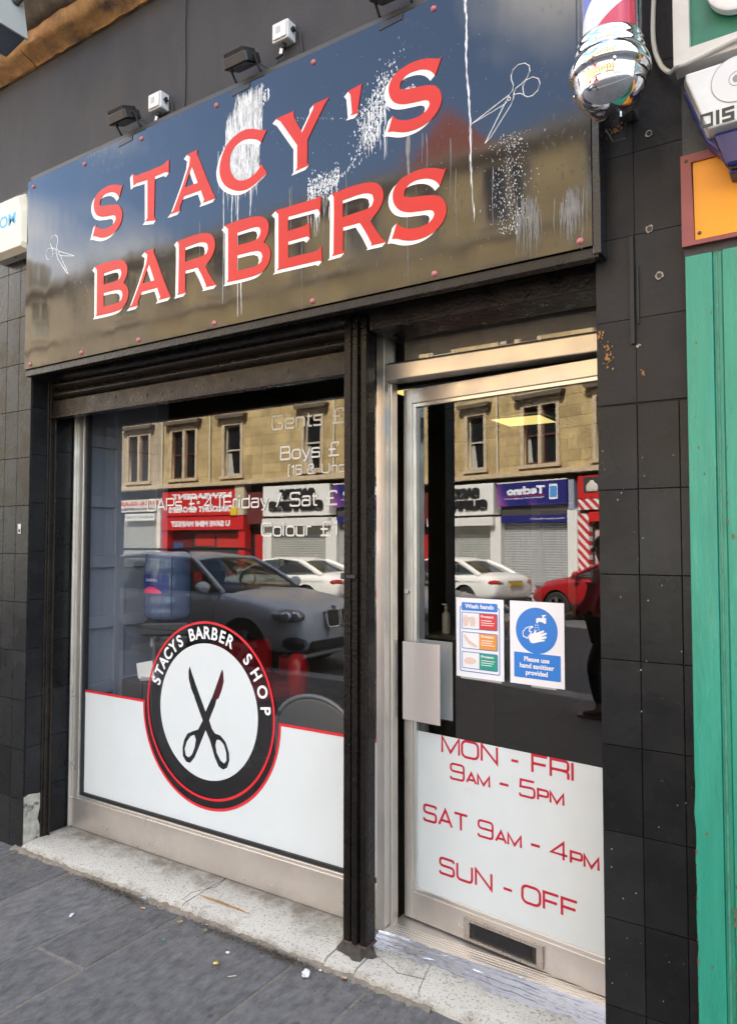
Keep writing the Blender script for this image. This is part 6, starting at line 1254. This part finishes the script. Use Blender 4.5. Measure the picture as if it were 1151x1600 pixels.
def cars():
    # silver blue 4x4 at our kerb, nose to +x
    paint = M('silver blue paint', (.80, .83, .87), .3, metal=.0, spec=.5, coat=.5)
    st = [(-2.40, .46, .95, 1.02, .72, .80, .70), (-2.2, .34, 1.08, 1.14, .84, .91, .83), (-1.5, .30, 1.12, 1.15, .88, .955, .88), (0, .29, 1.10, 1.13, .89, .965, .89), (.95, .29, 1.09, 1.15, .89, .965, .87), (1.35, .29, 1.06, 1.12, .89, .965, .84), (1.85, .29, .99, 1.06, .87, .955, .80), (2.2, .29, .90, .975, .80, .90, .72), (2.36, .32, .83, .90, .70, .80, .60), (2.44, .40, .74, .80, .58, .68, .48)]
    r, ell, hl, tl, am, yp, dk = car('parked_suv', 'silver blue four by four parked at the near kerb, reflected in the window', (-8.55, -5.55, -.17), 0, paint, st, (1.02, .22, -1.95, -2.28, 1.125, 1.70, .87, .66), (1.47, -1.45, .37, .80), 'suv')
    M('headlight reflector', (.75, .76, .78), .12, metal=.5)
    for s in (-1, 1):
        h = ell('headlight', (2.14, s*.775, .835), (.27, .185, .095), hl)
        for q, yy in ((2.30, .80), (2.20, .875)): ell('lamp_bulb', (q+.02, s*(yy+.03), .842), (.085, .07, .068), MATS['headlight reflector'], h)
        # kidney grille half
        g = flat('grille', [rect(s*.17-.14, -.115, s*.17+.14, .115, .05)], dk, r, plane=Matrix(((0, 0, 1, 0), (1, 0, 0, 0), (0, 1, 0, 0), (0, 0, 0, 1))) @ Matrix.Rotation(R(-10), 4, 'X'), off=(2.44, 0, .78), thick=.06, local=True)
        flat('grille_rim', [rect(s*.17-.15, -.125, s*.17+.15, .125, .055), rect(s*.17-.135, -.11, s*.17+.135, .11, .045)], chrome, r, plane=Matrix(((0, 0, 1, 0), (1, 0, 0, 0), (0, 1, 0, 0), (0, 0, 0, 1))) @ Matrix.Rotation(R(-10), 4, 'X'), off=(2.452, 0, .78), thick=.05, local=True)
        mb = MB()
        for i in range(6): mb.box(2.455, s*.17-.11+i*.042, .69, 2.48, s*.17-.10+i*.042, .87)
        mb.build('grille_bar', M('grille bar', (.3, .3, .31), .3, metal=.8), r, local=True)
        ell('fog_recess', (2.24, s*.74, .48), (.17, .19, .11), dk); ell('fog_lamp', (2.38, s*.72, .48), (.04, .05, .05), hl)
        mb = MB(); mb.tube([(.15, s*.70, 1.70), (0, s*.70, 1.735), (-1.6, s*.70, 1.735), (-1.8, s*.70, 1.69)], .02, 8); mb.build('roof_rail', dk, r, local=True, smooth=60)
        for x in (.15, -.95): mb = MB(); mb.tube([(x, s*.968, .96), (x-.22, s*.968, .965)], .018, 8); mb.build('door_handle', paint, r, local=True)
        mb = MB(); mb.tube([(1.05, s*.966, .55), (.62, s*.972, .53), (-.4, s*.975, .53), (-1.1, s*.97, .56)], .012, 6); mb.build('side_crease', dk, r, local=True)
        mb = MB(); mb.tube([(1.0, s*.92, 1.08), (.95, s*.968, .95), (.9, s*.975, .6), (.9, s*.972, .4)], .004, 4); mb.tube([(-.15, s*.93, 1.1), (-.16, s*.975, .9), (-.16, s*.976, .5), (-.1, s*.97, .38)], .004, 4); mb.build('door_seam', dk, r, local=True)
        ell('tail_light', (-2.26, s*.74, .98), (.12, .14, .09), tl)
    mb = MB(); mb.box(2.36, -.62, .36, 2.44, .62, .50); mb.build('lower_intake', dk, r, bevel=.03, local=True); mb = MB(); mb.box(2.05, -.78, .27, 2.42, .78, .33); mb.build('skid_plate', M('skid plate', (.32, .33, .34), .4, metal=.5), r, bevel=.02, local=True)
    mb = MB(); mb.box(2.452, -.26, .54, 2.462, .26, .65); mb.build('number_plate', am, r, local=True)
    mb = MB(); mb.lathe([(0, .006), (.035, .004), (.04, 0)], (2.36, 0, .925), 20, Matrix.Rotation(R(30), 4, 'Y')); mb.build('round_badge', M('badge blue', (.03, .12, .4), .3), r, local=True)
    # white saloon across the road, tail to +x
    paint = M('white car paint', (.84, .82, .76), .25, spec=.5, coat=.5)
    st = [(-2.43, .40, .70, .78, .66, .78, .60), (-2.36, .30, .86, .96, .76, .86, .70), (-2.1, .25, .95, 1.03, .82, .90, .76), (-1.6, .22, .97, 1.04, .84, .925, .80), (-.6, .20, .95, .99, .85, .93, .84), (.6, .20, .93, .97, .85, .93, .84), (1.1, .20, .90, .97, .84, .925, .80), (1.8, .20, .80, .88, .82, .90, .74), (2.2, .22, .70, .77, .74, .84, .62), (2.42, .34, .58, .64, .58, .68, .46)]
    r, ell, hl, tl, am, yp, dk = car('parked_saloon', 'white saloon parked across the street, tail lights towards us, reflected in both panes', (-13.55, -13.45, -.17), pi, paint, st, (1.12, .28, -1.02, -1.86, .965, 1.46, .80, .60), (1.42, -1.42, .335, .78), 'saloon')
    for s in (-1, 1):
        ell('headlight', (2.05, s*.68, .70), (.22, .16, .09), hl); t = ell('tail_light', (-2.24, s*.66, .80), (.17, .225, .088), tl); mb = MB(); mb.box(-2.42, s*.62-.09, .80, -2.405, s*.62+.09, .83); mb.build('lamp_strip', M('pale lamp', (.6, .45, .42), .2), t)
        for x in (.0, -1.0): mb = MB(); mb.tube([(x, s*.935, .84), (x-.2, s*.935, .845)], .015, 8); mb.build('door_handle', paint, r, local=True)
        mb = MB(); mb.tube([(1.25, s*.932, .74), (0, s*.942, .79), (-1.2, s*.94, .82), (-2.0, s*.915, .84)], .006, 5); mb.build('side_crease', M('white crease shade', (.5, .49, .45), .4), r, local=True)
        mb = MB(); mb.tube([(-.28, s*.90, .96), (-.3, s*.943, .8), (-.3, s*.945, .4)], .004, 4); mb.tube([(-1.15, s*.9, .96), (-1.1, s*.942, .75), (-1.0, s*.94, .6)], .004, 4); mb.build('door_seam', dk, r, local=True)
        ell('exhaust', (-2.37, s*.55, .31), (.08, .11, .04), chrome)
    mb = MB(); mb.box(-2.44, -.74, .235, -2.30, .74, .37); mb.build('rear_diffuser', dk, r, bevel=.03, local=True)
    mb = MB(); mb.box(-2.452, -.26, .70, -2.425, .26, .81); mb.build('number_plate', yp, r, local=True, bevel=.004); mb = MB(); mb.box(-2.445, -.3, .825, -2.41, .3, .845); mb.build('boot_strip', chrome, r, local=True); mb = MB(); mb.tube([(-1.05, 0, 1.47), (-1.12, 0, 1.50)], [.02, .008], 8); mb.build('roof_fin', paint, r, local=True)
    # red car behind it, nose to -x
    paint = M('red car paint', (.34, .012, .016), .25, spec=.5, coat=.6)
    st = [(-2.1, .46, .9, .98, .68, .76, .66), (-1.95, .34, 1.0, 1.06, .8, .87, .78), (-1.2, .28, 1.03, 1.06, .83, .905, .83), (0, .26, 1.0, 1.04, .84, .91, .84), (.85, .26, .98, 1.05, .84, .91, .82), (1.5, .26, .92, 1.0, .83, .90, .76), (1.9, .28, .82, .90, .76, .85, .66), (2.08, .32, .72, .79, .66, .76, .54), (2.16, .42, .62, .68, .54, .64, .42)]
    r, ell, hl, tl, am, yp, dk = car('parked_hatchback', 'red hatchback parked nose to the white saloon across the street, reflected in the door', (-7.95, -13.4, -.17), pi, paint, st, (.95, .18, -1.5, -1.95, 1.035, 1.52, .80, .62), (1.33, -1.3, .335, .77), 'hatch')
    for s in (-1, 1):
        ell('headlight', (1.84, s*.66, .80), (.22, .16, .085), hl); ell('tail_light', (-1.98, s*.66, .95), (.1, .14, .12), tl)
        mb = MB(); mb.tube([(.0, s*.915, .87), (-.2, s*.915, .875)], .015, 8); mb.build('door_handle', paint, r, local=True)
    mb = MB(); mb.box(2.08, -.5, .4, 2.17, .5, .58); mb.build('grille', dk, r, bevel=.03, local=True); mb = MB(); mb.box(2.165, -.26, .45, 2.178, .26, .56); mb.build('number_plate', am, r, local=True)
cars()
# ------------------------------------------------------------------ the passer-by in red
def skin(name, verts, edges, radii, mat, parent, sub=2):
    me = bpy.data.meshes.new(name); me.from_pydata(verts, edges, []); o = bpy.data.objects.new(name, me); COL.objects.link(o)
    sk = o.modifiers.new('skin', 'SKIN'); sk.use_smooth_shade = True
    for i, q in enumerate(radii): me.skin_vertices[0].data[i].radius = (q if isinstance(q, tuple) else (q, q))
    me.skin_vertices[0].data[0].use_root = True
    ss = o.modifiers.new('s', 'SUBSURF'); ss.levels = ss.render_levels = sub
    dg = bpy.context.evaluated_depsgraph_get(); m2 = bpy.data.meshes.new_from_object(o.evaluated_get(dg), depsgraph=dg); bpy.data.objects.remove(o)
    return put(bpy.data.objects.new(name, m2), name, mat, parent, local=True, smooth=180)
def person():
    r = empty('person', (-2.99, -3.68, ZP), R(168), 'person in a red top and dark trousers walking past, reflected in the door glass', 'person')
    sk = M('skin', (.55, .34, .25), .5, var=.08); redc = M('red jersey', (.50, .022, .05), .85, var=.12, vscale=14, bump=.3, bscale=80); navyc = M('dark trousers', (.018, .02, .03), .8, var=.2, bump=.2); hair = M('dark hair', (.03, .02, .015), .6, bump=.6, bscale=120)
    # walking towards +x of its own frame; y is its left
    V = [(0, 0, .96), (0, 0, 1.12), (.01, 0, 1.28), (.0, 0, 1.43), (.005, 0, 1.50), (.03, 0, 1.575), (.035, 0, 1.66), (.03, 0, 1.735),
         (0, .10, .92), (.17, .10, .50), (.10, .10, .10), (.16, .10, .05), (.28, .11, .035),
         (0, -.10, .92), (-.06, -.10, .52), (-.30, -.10, .16), (-.28, -.10, .07), (-.19, -.10, .03),
         (0, .19, 1.41), (-.10, .25, 1.13), (.03, .25, .90), (.06, .245, .82), (0, -.19, 1.41), (.09, -.25, 1.14), (.27, -.24, 1.02), (.34, -.23, .99)]
    E = [(0, 1), (1, 2), (2, 3), (3, 4), (4, 5), (5, 6), (6, 7), (0, 8), (8, 9), (9, 10), (10, 11), (11, 12), (0, 13), (13, 14), (14, 15), (15, 16), (16, 17), (3, 18), (18, 19), (19, 20), (20, 21), (3, 22), (22, 23), (23, 24), (24, 25)]
    RR = [(.13, .15), (.115, .13), (.12, .16), (.09, .13), .052, .06, (.088, .078), (.06, .055), .085, .06, .042, .045, .03, .085, .06, .042, .045, .03, .06, .045, .033, .035, .06, .045, .033, .035]
    body = skin('body', V, E, RR, sk, r)
    # fingers, rooted in each palm
    for px, py, pz, dx in ((.06, .245, .82, (.3, 0, -1)), (.34, -.23, .99, (1, 0, -.3))):
        d = Vector(dx).normalized(); side = Vector((0, 1, 0)); dn = d.cross(side)
        for k in range(4):
            o0 = Vector((px, py, pz))+side*(.03-.02*k); L = (.075, .085, .08, .06)[k]
            skin('finger', [tuple(o0), tuple(o0+d*L*.5), tuple(o0+d*L*.8+dn*.018), tuple(o0+d*L*.95+dn*.04)], [(0, 1), (1, 2), (2, 3)], [.0105, .0095, .009, .0075], sk, body, 1)
        o0 = Vector((px, py, pz))+side*.03; skin('thumb', [tuple(o0), tuple(o0+d*.02+side*.02+dn*.01), tuple(o0+d*.05+side*.028+dn*.02)], [(0, 1), (1, 2)], [.012, .011, .009], sk, body, 1)
    jV = [(0, 0, .95), (0, 0, 1.12), (.01, 0, 1.28), (.0, 0, 1.425), (.0, 0, 1.475), (0, .19, 1.415), (-.10, .25, 1.13), (.02, .25, .93), (0, -.19, 1.415), (.09, -.25, 1.14), (.24, -.24, 1.035)]
    skin('red_top', jV, [(0, 1), (1, 2), (2, 3), (3, 4), (3, 5), (5, 6), (6, 7), (3, 8), (8, 9), (9, 10)], [(.15, .178), (.135, .16), (.14, .185), (.11, .15), .072, .078, .062, .052, .078, .062, .052], redc, r)
    tV = [(0, 0, .97), (0, .10, .90), (.17, .10, .50), (.10, .10, .13), (0, -.10, .90), (-.06, -.10, .52), (-.29, -.10, .19)]
    skin('trousers', tV, [(0, 1), (1, 2), (2, 3), (0, 4), (4, 5), (5, 6)], [(.142, .168), .105, .078, .062, .105, .078, .062], navyc, r)
    shoe = M('grey trainer', (.10, .10, .11), .6); sole = M('pink sole', (.55, .25, .28), .6)
    for x, y, z, a in ((.09, .10, .0, 0), (-.30, -.10, .045, R(32))):
        T = Matrix.Translation((x, y, z+.03)) @ Matrix.Rotation(a, 4, 'Y')
        mb = MB(); out = [(-.06, -.038), (-.04, -.043), (.1, -.045), (.19, -.05), (.235, -.03), (.245, 0), (.235, .03), (.19, .05), (.1, .045), (-.04, .043), (-.06, .038)]
        mb.prism(out, -.03, -.004, T); s = mb.build('shoe_sole', sole, r, local=True, bevel=.004)
        o = skin('shoe', [tuple(T @ Vector(v)) for v in ((-.01, 0, .05), (-.02, 0, .015), (.08, 0, .02), (.19, 0, .008))], [(0, 1), (1, 2), (2, 3)], [(.048, .045), (.045, .042), (.048, .04), (.04, .022)], shoe, r, 1)
    # head details: hair cap, ears, nose, eyes, mouth
    def ell(nm, c, rad, mat, par=body):
        bm = bmesh.new(); bmesh.ops.create_uvsphere(bm, u_segments=16, v_segments=10, radius=1)
        for v in bm.verts: v.co = Vector((v.co.x*rad[0]+c[0], v.co.y*rad[1]+c[1], v.co.z*rad[2]+c[2]))
        me = bpy.data.meshes.new(nm); bm.to_mesh(me); bm.free(); return put(bpy.data.objects.new(nm, me), nm, mat, par, local=True, smooth=180)
    ell('hair', (.012, 0, 1.705), (.098, .088, .088), hair, r); ell('nose', (.125, 0, 1.645), (.022, .014, .022), sk); ell('mouth', (.108, 0, 1.602), (.01, .024, .007), M('lips', (.42, .16, .14), .5))
    for s in (-1, 1): ell('eye', (.108, s*.032, 1.672), (.012, .014, .009), M('eye white', (.6, .58, .55), .3)); ell('ear', (.03, s*.085, 1.66), (.025, .012, .034), sk)
person()
